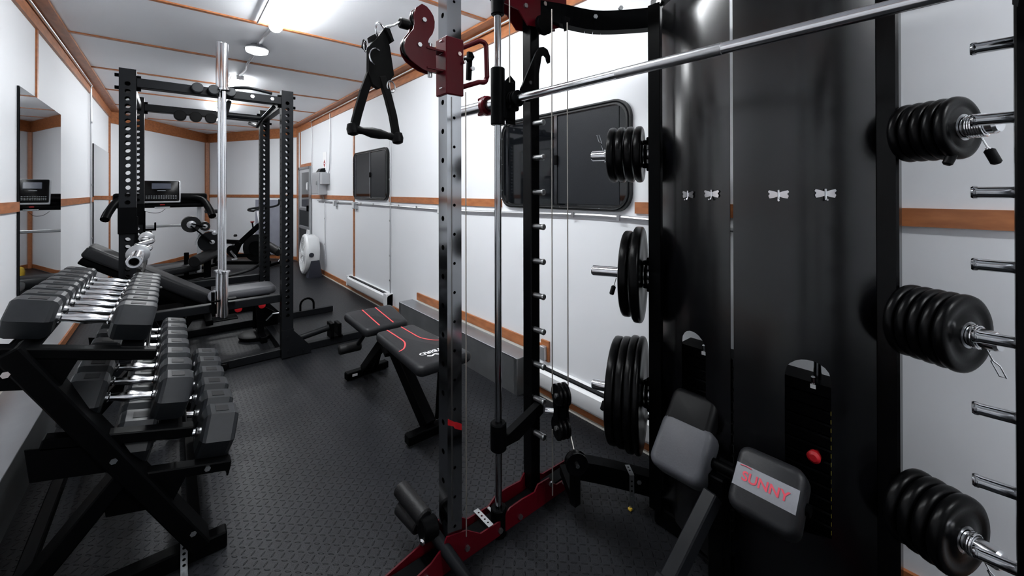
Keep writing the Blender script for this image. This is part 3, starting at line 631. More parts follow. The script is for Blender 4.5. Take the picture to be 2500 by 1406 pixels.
MB().beam(P_(.33, .76), P_(.29, .98), .04, .04, .004).build('handlebar_post', 'chrome', bk)
m = MB()
for s in (-1, 1): m.tube(smooth_path([P_(.22, .98, 0), P_(.20, 1.0, s*.10), P_(.30, 1.03, s*.20), P_(.48, 1.06, s*.20), P_(.56, 1.10, s*.18), P_(.58, 1.18, s*.16)], 5), .018, 8)
m.build('handlebar', 'vinyl', bk)
m = MB(); m.cyl(P_(.22, .66), P_(.20, .78), .012, 10); m.build('brake_rod', 'black', bk)
MB().lathe([(0, .012), (.012, .03), (.022, .034), (.028, .01)], P_(.20, .775), (0, 0, 1), 16).build('brake_knob', 'redp', bk)
m = MB(); m.lathe([(-.01, .09), (.01, .09)], P_(-.12, .30, -.05), w_, 28); m.build('crank_disc', 'black', bk)
m = MB(); m.beam(P_(-.12, .30, -.08), P_(-.02, .17, -.08), .018, .03); m.box(P_(-.02, .16, -.13), (.09, .10, .025), .004); m.beam(P_(-.12, .30, .08), P_(-.22, .43, .08), .018, .03); m.box(P_(-.22, .44, .13), (.09, .10, .025), .004); m.build('crank_arm', 'steel', bk)
MB().lathe([(0, .02), (.015, .03), (.04, .02)], P_(-.06, .54, -.05), (0, 0, 1), 14).build('adjuster_knob', 'rubber', bk)
MB().lathe([(0, .05), (.02, .06), (.10, .065), (.15, .05), (.17, .02)], (.50, 9.6, .0), (0, 0, 1), 20).build('water_jug', 'yel', loc=(.50, 9.6, 0), label='small yellow jug on the floor behind the leg machine', cat='jug')

# ------------------------------------------------------------------ folding workout bench
fb = empty('folding_bench', (1.05, 2.35, 0), 'charcoal folding workout bench with red lines, standing on the open floor', 'bench')
MB().pad((1.035, 2.60, .475), (.31, .34, .055), R3((1, 0, 0), (0, 1, .10)), .02, wx=lambda t: 1+.16*t).build('seat', 'vinyl', fb)
bw = lambda t: 1.02-.10*math.cos(PI*2*min(1, max(0, (t+.5)/1.0)))*.6+(-.12*t)
MB_ = MB().pad((1.045, 2.045, .460), (.27, .62, .055), None, .022, wx=lambda t: .93 if t > .28 else (.93+.22*(1-math.cos(PI*(.28-t)/.5))/2 if t > -.22 else 1.15)); MB_.build('backrest', 'vinyl', fb)
zt = .4885
def ribbon(m, pts, w, z=None):
    pts = [V(p) for p in pts]
    L = []; R_ = []
    for i, p in enumerate(pts):
        d_ = (pts[min(i+1, len(pts)-1)]-pts[max(i-1, 0)]).normalized(); n_ = V((-d_.y, d_.x, 0)).normalized()*w/2
        L.append(p+n_); R_.append(p-n_)
    N = len(pts); m.add(L+R_, [[i, i+1, N+i+1, N+i] for i in range(N-1)])
m = MB()
for s in (-1, 1):
    x0 = 1.035+s*.045
    ribbon(m, smooth_path([(x0, 2.34, zt), (x0, 2.20, zt), (x0+s*.005, 2.09, zt), (x0+s*.045, 2.01, zt), (x0+s*.085, 1.985, zt)], 6), .008)
    ribbon(m, [(x0, 2.75, .518), (x0, 2.45, .4885)], .008)
m.build('red_line', 'rline', fb, label='red printed line')
text('FLYBIRD', .046, 'wtxt', fb, axes((1.05, 1.875, zt+.0006), (-1, 0, 0), (0, -1, 0)), 'printed_name', .0003)
m = MB(); ribbon(m, smooth_path([(.99, 1.84, zt), (1.01, 1.825, zt), (1.03, 1.838, zt), (1.05, 1.82, zt), (1.075, 1.835, zt), (1.10, 1.815, zt)], 4), .010); m.build('printed_bird', 'wtxt', fb)
m = MB(); m.beam((1.04, 2.72, .42), (1.045, 1.85, .42), .05, .03, .003); m.beam((1.03, 2.38, .42), (1.07, 1.97, .05), .06, .08, .004); m.build('main_tube', 'black', fb)
m = MB(); m.beam((.93, 1.95, .035), (1.21, 1.95, .035), .055, .05, .005); m.build('rear_foot', 'black', fb)
m = MB(); m.beam((.93, 2.90, .03), (1.24, 2.93, .03), .055, .05, .005); m.build('front_foot', 'black', fb)
m = MB(); m.beam((1.02, 2.42, .41), (1.06, 2.90, .05), .05, .06, .004); m.beam((1.10, 2.62, .42), (1.14, 2.90, .05), .03, .04, .003); m.beam((1.03, 2.55, .44), (1.02, 2.35, .33), .07, .03, .003); m.build('front_leg', 'black', fb)
MB().cyl((1.10, 1.90, .42), (1.13, 1.99, .06), .011, 10).build('support_rod', 'black', fb)
MB().tube([(1.0, 2.70, .38), (.97, 2.80, .26)], .014, 8).build('roller_arm', 'rack', fb)
MB().cyl((.855, 2.815, .258), (1.0, 2.80, .262), .032, 20, bev=.008).build('foam_roller', 'foam', fb)
MB().bx(.965, 1.0, 2.868, 2.871, .03, .045).build('foot_label', 'paper', fb)

# ------------------------------------------------------------------ dumbbells on their rack
TL = 14*PI/180
def dumbbell(s, hl, hand, label, group, loc):
    """hex dumbbell along local X; s = across flats, hl = head length, hand = handle length"""
    r = empty('dumbbell', loc, label, 'dumbbell', group)
    for sg in (-1, 1):
        m = MB(); rc = s/math.sqrt(3); prof = [(0, rc*.72), (.008, rc*.92), (.018, rc), (hl-.016, rc), (hl-.004, rc*.93), (hl, rc*.84)]
        x0 = sg*hand/2; vs = []; fs = []
        for t, q in prof:
            for k_ in range(6):
                a_ = PI/3*k_; vs.append((x0+sg*t, q*math.cos(a_), q*math.sin(a_)))
        for i in range(5):
            for k_ in range(6): fs.append([i*6+k_, i*6+(k_+1) % 6, (i+1)*6+(k_+1) % 6, (i+1)*6+k_])
        fs += [list(range(6)), [30+k_ for k_ in range(6)]]
        bm_ = m.add(vs, fs); me_loc = V(loc)
        for v in m.bm.verts: v.co += me_loc
        h = m.build('head', 'hexrub', r, ang=25)
        m = MB(); m.box(me_loc+V((x0+sg*hl*.5, 0, s/2+.0006)), (hl*.38, s*.30, .0016)); m.build('weight_mark', 'label', h)
    m = MB(); L = hand; m.lathe([(-.004, .016), (.008, .017), (.012, .0125), (.03, .0125), (.045, .0155), (L*.5, .018), (L-.045, .0155), (L-.03, .0125), (L-.012, .0125), (L-.008, .017), (L+.004, .016)], V(loc)+V((-L/2, 0, 0)), (1, 0, 0), 16)
    m.build('handle', 'chrome', r, label='chrome handle')
    r.rotation_euler = (0, TL, 0)
    return r
W = ['nearest', 'second', 'third', 'fourth', 'fifth', 'sixth', 'seventh', 'eighth', 'ninth']
def lab(i, n_, shelf):
    if i == 0: return 'black hex dumbbell with chrome handle, nearest the camera on the %s shelf' % shelf
    if i == n_-1: return 'black hex dumbbell with chrome handle, farthest from the camera on the %s shelf' % shelf
    return 'black hex dumbbell with chrome handle, %s from the camera end of the %s shelf' % (W[i], shelf)
rows = (('top', -.218, .898, [(1.95+.118*i, .118-.0035*i, .108-.003*i) for i in range(8)]),
        ('middle', -.108, .603, [(1.95+y, s_, .098) for y, s_ in ((0, .145), (.158, .142), (.318, .138), (.475, .134), (.635, .130), (.79, .126), (.93, .122))]),
        ('lower', .016, .420, [(1.95+y, s_, .110) for y, s_ in ((0, .165), (.172, .158), (.345, .152), (.515, .148), (.68, .145), (.84, .14))]))
proto = None
for shelf, xc, zc_, items in rows:
    proto = None
    for i, (y, s_, hl) in enumerate(items):
        L_ = lab(i, len(items), shelf); grp = 'hex dumbbells on the %s shelf' % shelf; dz = (s_-items[0][1])/2
        if proto is None: proto = dumbbell(s_, hl, .132, L_, grp, (xc, y, zc_)); s0 = s_; hl0 = hl
        else: dup(proto, (xc, y, zc_+dz), L_, scale=(1, s_/s0, s_/s0))
dr = empty('dumbbell_rack', (-.15, 2.4, 0), 'black three-shelf dumbbell rack with slanted legs in the left foreground', 'dumbbell rack')
Y0, Y1 = 1.86, 3.02
for ye in (Y0, Y1):
    m = MB(); m.beam((-.36, ye, .86), (.085, ye, .05), .055, .105, .005, up=(0, 1, 0)); m.build('leg', 'black', dr)
    m = MB(); m.beam((-.10, ye, .42), (-.40, ye, .05), .05, .10, .005, up=(0, 1, 0)); m.build('leg', 'black', dr)
    m = MB(); m.beam((-.46, ye, .03), (.16, ye, .03), .06, .055, .005, up=(0, 1, 0)); m.build('foot_beam', 'black', dr)
    for (xa, za, xb, zb) in ((-.40, .86, -.04, .765), (-.30, .56, .06, .465), (-.14, .375, .17, .297)):
        m = MB().beam((xa, ye, za), (xb, ye, zb), .035, .05, .004, up=(0, 1, 0)); m.prism([(-.04, -.05), (.12, -.09), (.16, -.01), (-.05, .05)], (xa+.02, ye-.022 if ye < 2 else ye+.022, za-.05), (1, 0, 0), (0, 0, 1), .006)
        m.build('shelf_bracket', 'black', dr)
for xc, zc_, dlt, s_ in ((-.218, .898, .118, .118), (-.108, .603, .11, .145), (.016, .420, .115, .165)):
    for sg in (-1, 1):
        x = xc+sg*dlt; z = zc_-sg*dlt*math.tan(TL)-s_/2/math.cos(TL)-.006
        ct, sn = math.cos(TL), math.sin(TL)
        m = MB().box((x, (Y0+Y1)/2, z-.006), (.06, Y1-Y0, .010), .002, R3((ct, 0, -sn), (0, 1, 0))); m.box((x+sg*.036, (Y0+Y1)/2, z-.022-sg*.01), (.006, Y1-Y0, .04), .002, R3((ct, 0, -sn), (0, 1, 0)))
        m.build('shelf_rail', 'black', dr)
m = MB(); bolts(m, [(-.36, Y0-.045, .80), (-.14, Y0-.045, .46), (.06, Y0-.045, .12), (.10, Y0-.045, .33)], (0, -1, 0), .010, .008); m.build('bolt', 'chrome', dr)
m = MB(); m.beam((.07, Y0, .06), (.07, Y1, .06), .04, .04, .004); m.beam((-.36, Y0, .10), (-.36, Y1, .10), .04, .04, .004); m.build('long_brace', 'black', dr)
m = MB()
for q in [(x_, .061, z_) for x_, z_ in ((0, 0), )]: pass
m.holes((.035, Y0-.045, 0), (1, 0, 0), (0, 0, 1), .02, .10, .02, .005); m.box((.035, Y0-.075, .003), (.02, .06, .002)); m.build('anchor_strap', 'steel', dr)

# ------------------------------------------------------------------ smith machine
sm = empty('smith_machine', (1.18, .6, 0), 'large black and red smith machine with cable pulleys in the right foreground', 'smith machine')
LU = V((1.18, 1.27, 0)); RU = V((1.245, -.056, 0)); wv = (RU-LU).normalized(); nv = V((wv.y*-1, wv.x, 0)); WL = (RU-LU).length
HT = 2.16
# uprights with lock pegs
for U, sg in ((LU, 1), (RU, -1)):
    MB().box((U.x, U.y, HT/2+.03), (.052, .052, HT-.06), .003).build('upright', 'gloss', sm)
    for i in range(12):
        z = 1.605-.1446*i
        if z < .3: break
        c_ = V((U.x-.006, U.y-sg*.024, z))
        MB().lathe([(0, .0115), (.048, .0115), (.05, .0128), (.055, .0128), (.058, .0105), (.0585, .006)], c_, wv*sg, 14).build('lock_peg', 'steel' if sg > 0 else 'dchrome', sm)
# front posts
for F_ in (V((.755, 1.235, 0)), V((.82, -.065, 0))):
    post('front_post', sm, F_.x, F_.y, .09, HT, .058, .058, 'dchrome', {'-x': (.1015, .0095, .21, 2.1), '-y': (.1015, .0055, .155, 2.1)})
# guide rods
for G, sg in ((V((.964, 1.226, 0)), 1), (V((1.03, -.075, 0)), -1)):
    MB().cyl(G+V((0, 0, .06)), G+V((0, 0, HT-.05)), .0135, 20).build('guide_rod', 'chrome' if 0 else 'dchrome', sm)
    MB().cyl(G+V((0, 0, 1.575)), G+V((0, 0, 1.795)), .0275, 24, bev=.003).build('slide_sleeve', 'black', sm)
    MB().cyl(G+V((0, 0, .0)), G+V((0, 0, .105)), .030, 20, bev=.003).build('rod_base', 'black', sm)
    m = MB(); m.cyl(G+V((0, 0, .325)), G+V((0, 0, .43)), .031, 20, bev=.004); m.build('safety_stop', 'black', sm)
    m = MB(); m.prism([(0, -.015), (.165, .045), (.205, .06), (.205, .01), (.07, -.05), (0, -.05)], G+V((.02, -sg*.004, .385)), (1, 0, 0), (0, 0, 1), .03); m.build('safety_arm', 'black', sm)
    MB().cyl(G+V((.235, -sg*.02, .40)), G+V((.262, -sg*.055, .40)), .012, 12).build('stop_pin', 'chrome', sm)
    m = MB(); m.cyl(G+V((0, 0, 2.0)), G+V((0, 0, 2.09)), .026, 16, bev=.003); m.lathe([(0, .03), (.02, .05), (.03, .05)], G+V((0, 0, 2.06)), (0, 0, 1), 20); m.build('rod_cap', 'black', sm)
    # slide block and hook
    m = MB(); m.box(G+V((.035, -sg*.015, 1.67)), (.06, .035, .15), .006); m.box(G+V((.045, -sg*.035, 1.655)), (.05, .03, .05), .006)
    m.prism([(0, 0), (.045, .0), (.045, .17), (.02, .19), (0, .17)], G+V((.025, -sg*.02, 1.58)), (1, 0, 0), (0, 0, 1), .006); m.build('slide_block', 'black', sm)
BZ = 1.672; b0 = V((.975, 1.205, BZ)); bd = (V((1.03, -.075, BZ))-V((.964, 1.226, BZ))).normalized()
bar0 = V((1.005, 1.226, BZ+.0)); 
bp = lambda t: V((1.002, 1.226, BZ))+bd*t
MB().cyl(bp(.02), bp(1.29), .0145, 20).build('bar', 'chrome', sm)
MB().cyl(bp(.50), bp(.80), .0152, 24, bev=.001).build('bar_grip', 'steel', sm)
MB().cyl(bp(-.30), bp(-.02), .024, 24, bev=.003).build('bar_sleeve', 'chrome', sm)
m = MB(); 
for t_ in (.035, .050, .065): m.lathe([(0, .022), (.003, .031), (.010, .031), (.013, .022)], bp(t_), bd, 24)
m.build('bar_collar', 'black', sm)
HKpts = [(1.040, 1.69), (1.028, 1.712), (1.110, 1.872), (1.130, 1.897), (1.152, 1.904), (1.175, 1.898), (1.190, 1.874), (1.190, 1.848), (1.180, 1.842), (1.172, 1.850), (1.168, 1.864), (1.155, 1.871), (1.141, 1.862), (1.128, 1.80), (1.112, 1.715), (1.090, 1.675), (1.06, 1.668)]
hk = MB().prism(HKpts, (0, 1.168, 0), (1, 0, 0), (0, 0, 1), .007); hk.build('lock_hook', 'gloss', sm)
MB().cyl((1.075, 1.163, 1.745), (1.075, 1.158, 1.745), .007, 12).build('hook_bolt', 'chrome', sm)
MB().prism([(x+.065, z) for x, z in HKpts], (0, -.02, 0), (1, 0, 0), (0, 0, 1), .007).build('lock_hook', 'gloss', sm)
# rear posts
RL = V((1.58, .894, 0)); RR = V((1.58, .1975, 0))
for Rp in (RL, RR): MB().box((Rp.x, Rp.y, 1.07), (.062, .066, 2.12), .006).build('rear_post', 'gloss', sm)
# shroud: two bowed sheets with arched slots
def shroud(yA, yB, yc, name):
    cy, Rr = .548, None
    def xs(y):
        t = (y-cy)/.315; return 1.405+.12*t*t
    m = MB(); zs0, zs1 = .06, 2.06; sw = .052; ztop = .815; zbot = .30
    ys = [yA+(yB-yA)*i/16 for i in range(17)]+[yc-sw, yc+sw]+[yc+sw*q for q in (-.92, -.75, -.5, -.25, 0, .25, .5, .75, .92)]
    ys = sorted(set(round(y, 4) for y in ys)); vs = []; fs = []
    def top(y):
        q = (y-yc)/sw
        return ztop-sw+sw*math.sqrt(max(0, 1-q*q))
    for sgn, off in ((0, 0.), (1, .003)):
        for a_, b_ in zip(ys[:-1], ys[1:]):
            ym = (a_+b_)/2; inside = abs(ym-yc) < sw
            spans = [(zs0, zs0, zbot, zbot), (top(a_), top(b_), zs1, zs1)] if inside else [(zs0, zs0, zs1, zs1)]
            for z0a, z0b, z1a, z1b in spans:
                if z0a == z0b and not inside:
                    zz = [zs0+(zs1-zs0)*i/6 for i in range(7)]
                    for p_, q_ in zip(zz[:-1], zz[1:]):
                        n0 = len(vs); vs += [(xs(a_)+off, a_, p_), (xs(b_)+off, b_, p_), (xs(b_)+off, b_, q_), (xs(a_)+off, a_, q_)]; fs.append([n0, n0+1, n0+2, n0+3])
                else:
                    n0 = len(vs); vs += [(xs(a_)+off, a_, z0a), (xs(b_)+off, b_, z0b), (xs(b_)+off, b_, z1b), (xs(a_)+off, a_, z1a)]; fs.append([n0, n0+1, n0+2, n0+3])
    m.add(vs, fs); bmesh.ops.remove_doubles(m.bm, verts=m.bm.verts[:], dist=.0002)
    return m.build(name, 'shroud', sm, ang=60)
shroud(.553, .855, .69, 'weight_shroud'); shroud(.212, .543, .355, 'weight_shroud')
# weight stacks behind the slots
for yc, in ((.69,), (.355,)):
    m = MB()
    for i in range(17): m.box((1.565, yc, .10+.038*i), (.10, .20, .035), .004)
    m.build('weight_stack', 'black', sm)
    MB().cyl((1.565, yc, .7), (1.565, yc, 2.05), .011, 12).build('stack_rod', 'dchrome', sm)
    MB().cyl((1.525, yc-.0, .70), (1.515, yc, .745), .006, 8).build('stack_clip', 'chrome', sm)
    m = MB().box((1.513, yc, .716), (.003, .014, .012)); m.build('stack_label', 'paper', sm)
    m = MB()
    for i in range(15): m.box((1.5135, yc-.045, .65-.0255*i), (.002, .003, .012))
    m.build('stack_mark', 'gtick' if yc > .5 else 'ytick', sm)
MB().lathe([(0, .006), (.02, .008), (.024, .016), (.040, .018), (.046, .010)], (1.513, .345, .52), (-1, 0, 0), 16).build('selector_pin', 'redp', sm)
# storage pegs on the rear posts (angled outwards) and plates
pd = {1: V((-.43, .90, 0)).normalized(), -1: V((-.43, -.90, 0)).normalized()}
ZP = (1.478, .960, .445)
for Rp, sg in ((RL, 1), (RR, -1)):
    for z in ZP:
        q = pd[sg]; s_ = V((Rp.x, Rp.y, z))+V((0, sg*.033, 0))
        Lp = .25 if sg > 0 else .18
        MB().lathe([(0, .0235), (Lp-.006, .0235), (Lp, .019)], s_+q*.02, q, 24).build('storage_peg', 'chrome', sm)
        m = MB(); m.box(s_+V((0, sg*.012, 0)), (.05, .008, .15), .003); m.box(s_+q*.02+V((0, 0, .05)), (.03, .05, .02), .003); m.box(s_+q*.02-V((0, 0, .05)), (.03, .05, .02), .003); m.lathe([(0, .045), (.012, .045)], s_+q*.028, q, 20)
        bolts(m, [s_+V((-.012, sg*.014, zz)) for zz in (.065, -.065)], (0, sg, 0), .009, .012); m.build('peg_bracket', 'black', sm)
# top frame
m = MB(); tp = smooth_path([(1.17, 1.262, 2.085), (1.30, 1.22, 2.09), (1.42, 1.12, 2.06), (1.52, .99, 2.05), (1.58, .90, 2.05)], 5)
for a_, b_ in zip(tp[:-1], tp[1:]): m.beam(a_-(b_-a_)*.05, b_, .05, .085, up=(0, 0, 1))
m.build('top_side_beam', 'black', sm)
m = MB(); tp = smooth_path([(1.24, -.03, 2.085), (1.33, .02, 2.09), (1.44, .08, 2.06), (1.58, .19, 2.05)], 5)
for a_, b_ in zip(tp[:-1], tp[1:]): m.beam(a_-(b_-a_)*.05, b_, .05, .085, up=(0, 0, 1))
m.build('top_side_beam', 'black', sm)
MB().beam((.755, 1.235, 2.15), (1.18, 1.262, 2.11), .05, .06, .004).build('top_front_beam', 'black', sm)
MB().beam((1.58, .19, 2.08), (1.58, .90, 2.08), .06, .07, .004).build('top_rear_beam', 'black', sm)
MB().beam((1.18, 1.27, 2.17), (1.245, -.03, 2.17), .05, .05, .004).build('top_cross_beam', 'black', sm)
MB().prism([(1.00, 2.06), (1.075, 2.055), (1.125, 2.005), (1.19, 2.015), (1.235, 2.01), (1.33, 2.05), (1.36, 2.06), (1.36, 2.20), (1.0, 2.20)], (0, 1.232, 0), (1, 0, 0), (0, 0, 1), .006).build('top_plate', 'red', sm)
MB().prism([(1.00, 2.06), (1.075, 2.055), (1.125, 2.005), (1.19, 2.015), (1.235, 2.01), (1.33, 2.05), (1.36, 2.06), (1.36, 2.20), (1.0, 2.20)], (0, 1.302, 0), (1, 0, 0), (0, 0, 1), .006).build('top_plate', 'red', sm)
m = MB(); bolts(m, [(1.11, 1.229, 2.08), (1.20, 1.229, 2.045), (1.30, 1.229, 2.10), (1.22, 1.229, 2.12), (1.06, 1.229, 2.12)], (0, -1, 0), .010, .008); bolts(m, [(1.40, 1.10, 2.07), (1.47, 1.02, 2.10)], (-.6, -.8, 0), .010, .012); bolts(m, [(1.545, .88, 2.10), (1.545, .92, 2.06), (1.545, .85, 2.06)], (-1, 0, 0), .012, .01); m.build('bolt', 'steel', sm)
MB().lathe([(-.012, .028), (-.010, .042), (-.005, .034), (.005, .034), (.010, .042), (.012, .028)], (1.19, 1.20, 2.015), (0, 1, 0), 28).build('top_pulley', 'black', sm)
MB().prism([(0, 0), (.035, 0), (.018, -.055)], (1.235, 1.135, 2.04), (1, 0, 0), (0, 0, 1), .02).build('cable_anchor', 'black', sm)
# bottom frame: red side plates carried past both posts
base = [(.50, .02), (1.40, .02), (1.42, .062), (1.26, .066), (1.238, .080), (1.215, .115), (1.15, .118), (1.13, .095), (1.06, .100), (1.0, .098), (.96, .072), (.86, .075), (.80, .12), (.72, .14), (.705, .115), (.66, .085), (.52, .05)]
for yo in (.043, -.043):
    MB().prism(base, (0, 1.245+yo, 0), (1, 0, 0), (0, 0, 1), .006).build('base_plate', 'red', sm)
    MB().prism([(x+.065, z) for x, z in base], (0, -.045+yo, 0), (1, 0, 0), (0, 0, 1), .006).build('base_plate', 'red', sm)
MB().bx(.52, 1.40, 1.215, 1.275, .01, .06, .004).build('base_beam', 'black', sm)
MB().bx(.585, 1.46, -.075, -.015, .01, .06, .004).build('base_beam', 'black', sm)
m = MB(); bolts(m, [(x, 1.199, z) for x, z in ((.64, .05), (.80, .06), (.95, .04), (1.05, .04), (1.22, .09), (1.30, .06))], (0, -1, 0), .010, .008); m.build('base_bolt', 'steel', sm)
m = MB(); tp = smooth_path([(1.34, 1.20, .115), (1.42, 1.08, .115), (1.50, .98, .10), (1.58, .90, .075)], 5)
for a_, b_ in zip(tp[:-1], tp[1:]): m.beam(a_-(b_-a_)*.05, b_, .055, .08, up=(0, 0, 1))
m.build('curved_base_beam', 'black', sm)
m = MB(); tp = smooth_path([(1.42, -.04, .09), (1.48, .05, .09), (1.54, .13, .08), (1.58, .19, .075)], 5)
for a_, b_ in zip(tp[:-1], tp[1:]): m.beam(a_-(b_-a_)*.05, b_, .055, .08, up=(0, 0, 1))
m.build('curved_base_beam', 'black', sm)
MB().beam((1.58, .90, .07), (1.58, .19, .07), .06, .10, .004).build('rear_base_beam', 'black', sm)
MB().bx(1.47, 1.64, .22, .87, .0, .075, .006).build('stack_base', 'black', sm)
m = MB(); bolts(m, [(1.50, .955, .105), (1.545, .90, .09), (1.55, .84, .09)], (-.75, -.6, 0), .010, .012); m.build('base_bolt', 'steel', sm)
# perforated anchor straps
for (x, y, z0, ax_) in ((.905, 1.245, .083, 'y'), (1.475, .985, .15, 'y')):
    m = MB()
    if z0 < .1:
        m.holes((x-.0, y-.05, z0), (1, 0, 0), (0, 1, 0), .022, .10, .02, .004, .02, .08); m.box((x+.045, y+.005, z0-.002), (.012, .05, .006), .002)
    else:
        q_ = V((-.62, -.78, 0)); c_ = V((x, y, 0)); m.holes(c_+q_*.032+V((0, 0, .0)), (.78, -.62, 0), (0, 0, 1), .02, .145, .02, .004, .02, .12); m.holes(c_-q_*.03+V((0, 0, .147)), (.78, -.62, 0), tuple(q_), .02, .065, .02, .004, .015, .05)
    m.build('anchor_strap', 'steel', sm)
MB().box((1.45, .965, .006), (.014, .016, .010), .002).build('strap_tag', 'yel', sm)
# pulleys
def pulley(name, c, ax_, r_, t_=.012):
    return MB().lathe([(-t_, r_*.5), (-t_, r_), (-t_*.6, r_), (-t_*.15, r_*.86), (t_*.15, r_*.86), (t_*.6, r_), (t_, r_), (t_, r_*.5)], c, ax_, 32).build(name, 'gloss', sm)
pax = (.5, .87, 0)
fp = empty('pulley_block', (1.181, 1.10, .45), 'black double pulley block hanging between the cables of the smith machine', 'pulley')
for z in (.513, .385):
    MB().lathe([(-.022, .03), (-.022, .044), (-.015, .044), (-.009, .036), (-.003, .044), (.003, .044), (.009, .036), (.015, .044), (.022, .044), (.022, .03)], (1.181, 1.10, z), (1, -.35, 0), 32).build('pulley_wheel', 'gloss', fp)
    MB().cyl(V((1.181, 1.10, z))-V((.026, -.009, 0)), V((1.181, 1.10, z))+V((.026, -.009, 0)), .009, 10).build('axle', 'steel', fp)
m = MB()
for s in (-1, 1): m.prism([(-.02, -.035), (.02, -.035), (.012, 0), (.02, .035), (-.02, .035), (-.012, 0)], V((1.181, 1.10, .449))+V((1, -.35, 0)).normalized()*s*.025, (.33, .94, 0), (0, 0, 1.6), .004)
m.beam((1.181, 1.10, .40), (1.181, 1.10, .50), .03, .02); m.build('cheek_plate', 'black', fp)
pulley('floor_pulley', (1.195, 1.035, .272), (-.55, -.83, 0), .043, .014)
m = MB(); m.cyl(V((1.195, 1.035, .272))+V((-.55, -.83, 0))*.015, V((1.195, 1.035, .272))+V((-.55, -.83, 0))*.024, .008, 10); m.build('pulley_bolt', 'chrome', sm)
m = MB(); m.beam((1.205, 1.05, .10), (1.205, 1.05, .275), .03, .03); m.beam((1.205, 1.05, .115), (1.30, 1.20, .115), .03, .04); m.build('pulley_mount', 'black', sm)
# cables
def cable(pts, label=None): return MB().tube(pts, .0024, 6).build('cable', 'brass', sm)
cable([(1.150, 1.118, .52), (1.150, 1.118, 1.3), (1.152, 1.118, 2.04)]); cable([(1.222, 1.10, .52), (1.222, 1.10, 1.2), (1.222, 1.10, 2.0)])
cable([(1.150, 1.118, .38), (1.150, 1.118, .12)]); cable([(1.222, 1.10, .38), (1.20, 1.05, .31)])
cable([(.772, 1.16, .14), (.772, 1.16, 1.66)]); cable([(.952, 1.14, 1.72), (.952, 1.14, 2.1)]); cable([(.66, 1.30, 1.93), (.66, 1.30, 2.5)]) if 0 else None
cable([(1.565, .80, .15), (1.565, .80, 2.05)])
MB().beam((1.46, .857, .06), (1.46, .857, 2.06), .004, .05).build('shroud_edge', 'black', sm); MB().beam((1.58, .835, .1), (1.58, .835, 2.06), .03, .03).build('stack_frame', 'black', sm); MB().beam((1.58, .26, .1), (1.58, .26, 2.06), .03, .03).build('stack_frame', 'black', sm)
# sliding carriage on the front post
m = MB(); m.box((.755, 1.235, 1.755), (.072, .072, .20), .003); m.build('carriage_sleeve', 'red', sm)
m = MB()
for z in (1.80, 1.845, 1.68): m.box((.7185, 1.235, z), (.002, .018, .004))
m.build('carriage_mark', 'wtxt', sm)
MB().tube([V((.790, 1.215, 1.83)), V((.85, 1.19, 1.862))]+arc((.862, 1.185, 1.845), .016, PI*.5, 0, 4, V((1, 0, 0)), V((0, 0, 1)))+[V((.878, 1.18, 1.735))]+arc((.862, 1.185, 1.73), .016, 0, -PI*.5, 4, V((1, 0, 0)), V((0, 0, 1)))+[V((.85, 1.19, 1.714)), V((.790, 1.215, 1.69))], .009, 12).build('carriage_handle', 'red', sm)
m = MB(); m.cyl((.79, 1.20, 1.785), (.812, 1.185, 1.785), .008, 10); m.prism([(0, -.05), (.016, -.05), (.020, .02), (.030, .035), (.02, .05), (.004, .05)], (.80, 1.195, 1.765), (1, 0, 0), (0, 0, 1), .012); m.build('carriage_pin', 'black', sm)
m = MB(); m.cyl((.77, 1.198, 1.80), (.77, 1.192, 1.80), .008, 6); m.cyl((.785, 1.195, 1.772), (.785, 1.18, 1.772), .006, 10); m.cyl((.812, 1.18, 1.752), (.812, 1.172, 1.752), .008, 10); m.build('carriage_bolt', 'chrome', sm)
for z in (1.802, 1.736): MB().prism([(-.10, -.022), (0, -.022), (0, .022), (-.10, .022)], (.755, 1.235, z), (1, 0, 0), (0, 1, 0), .006).build('swivel_arm', 'red', sm)
m = MB(); m.cyl((.676, 1.235, 1.71), (.676, 1.235, 1.825), .008, 12); m.build('swivel_bolt', 'steel', sm)
BR = [(.615, 1.924), (.637, 1.944), (.655, 1.940), (.668, 1.93), (.680, 1.915), (.685, 1.897), (.684, 1.875), (.676, 1.852), (.664, 1.835), (.660, 1.824), (.662, 1.812), (.672, 1.809), (.689, 1.81), (.691, 1.726), (.668, 1.723), (.640, 1.728), (.615, 1.739), (.595, 1.750), (.580, 1.768), (.575, 1.79), (.579, 1.812), (.592, 1.833), (.606, 1.852), (.610, 1.87), (.608, 1.90)]
for yy in (1.219, 1.252): MB().prism(BR, (0, yy, 0), (1, 0, 0), (0, 0, 1), .004).build('swivel_plate', 'red', sm)
MB().lathe([(-.011, .02), (-.011, .036), (-.005, .036), (0, .030), (.005, .036), (.011, .036), (.011, .02)], (.642, 1.2355, 1.897), (0, 1, 0), 28).build('swivel_pulley', 'gloss', sm)
MB().lathe([(-.011, .02), (-.011, .042), (-.005, .042), (0, .036), (.005, .042), (.011, .042), (.011, .02)], (.618, 1.2355, 1.795), (0, 1, 0), 28).build('swivel_pulley', 'gloss', sm)
for q in ((.645, 1.217, 1.892), (.628, 1.217, 1.805)): bolts(MB(), [q], (0, -1, 0), .008, .005).build('swivel_plate_bolt', 'steel', sm)
MB().cyl((.600, 1.235, 1.868), (.566, 1.235, 1.868), .017, 18, bev=.004).build('cable_stop', 'rubber', sm)
MB().tube([(.566, 1.235, 1.868), (.545, 1.235, 1.852), (.525, 1.235, 1.845)], .0035, 8).build('cable_end', 'steel', sm)
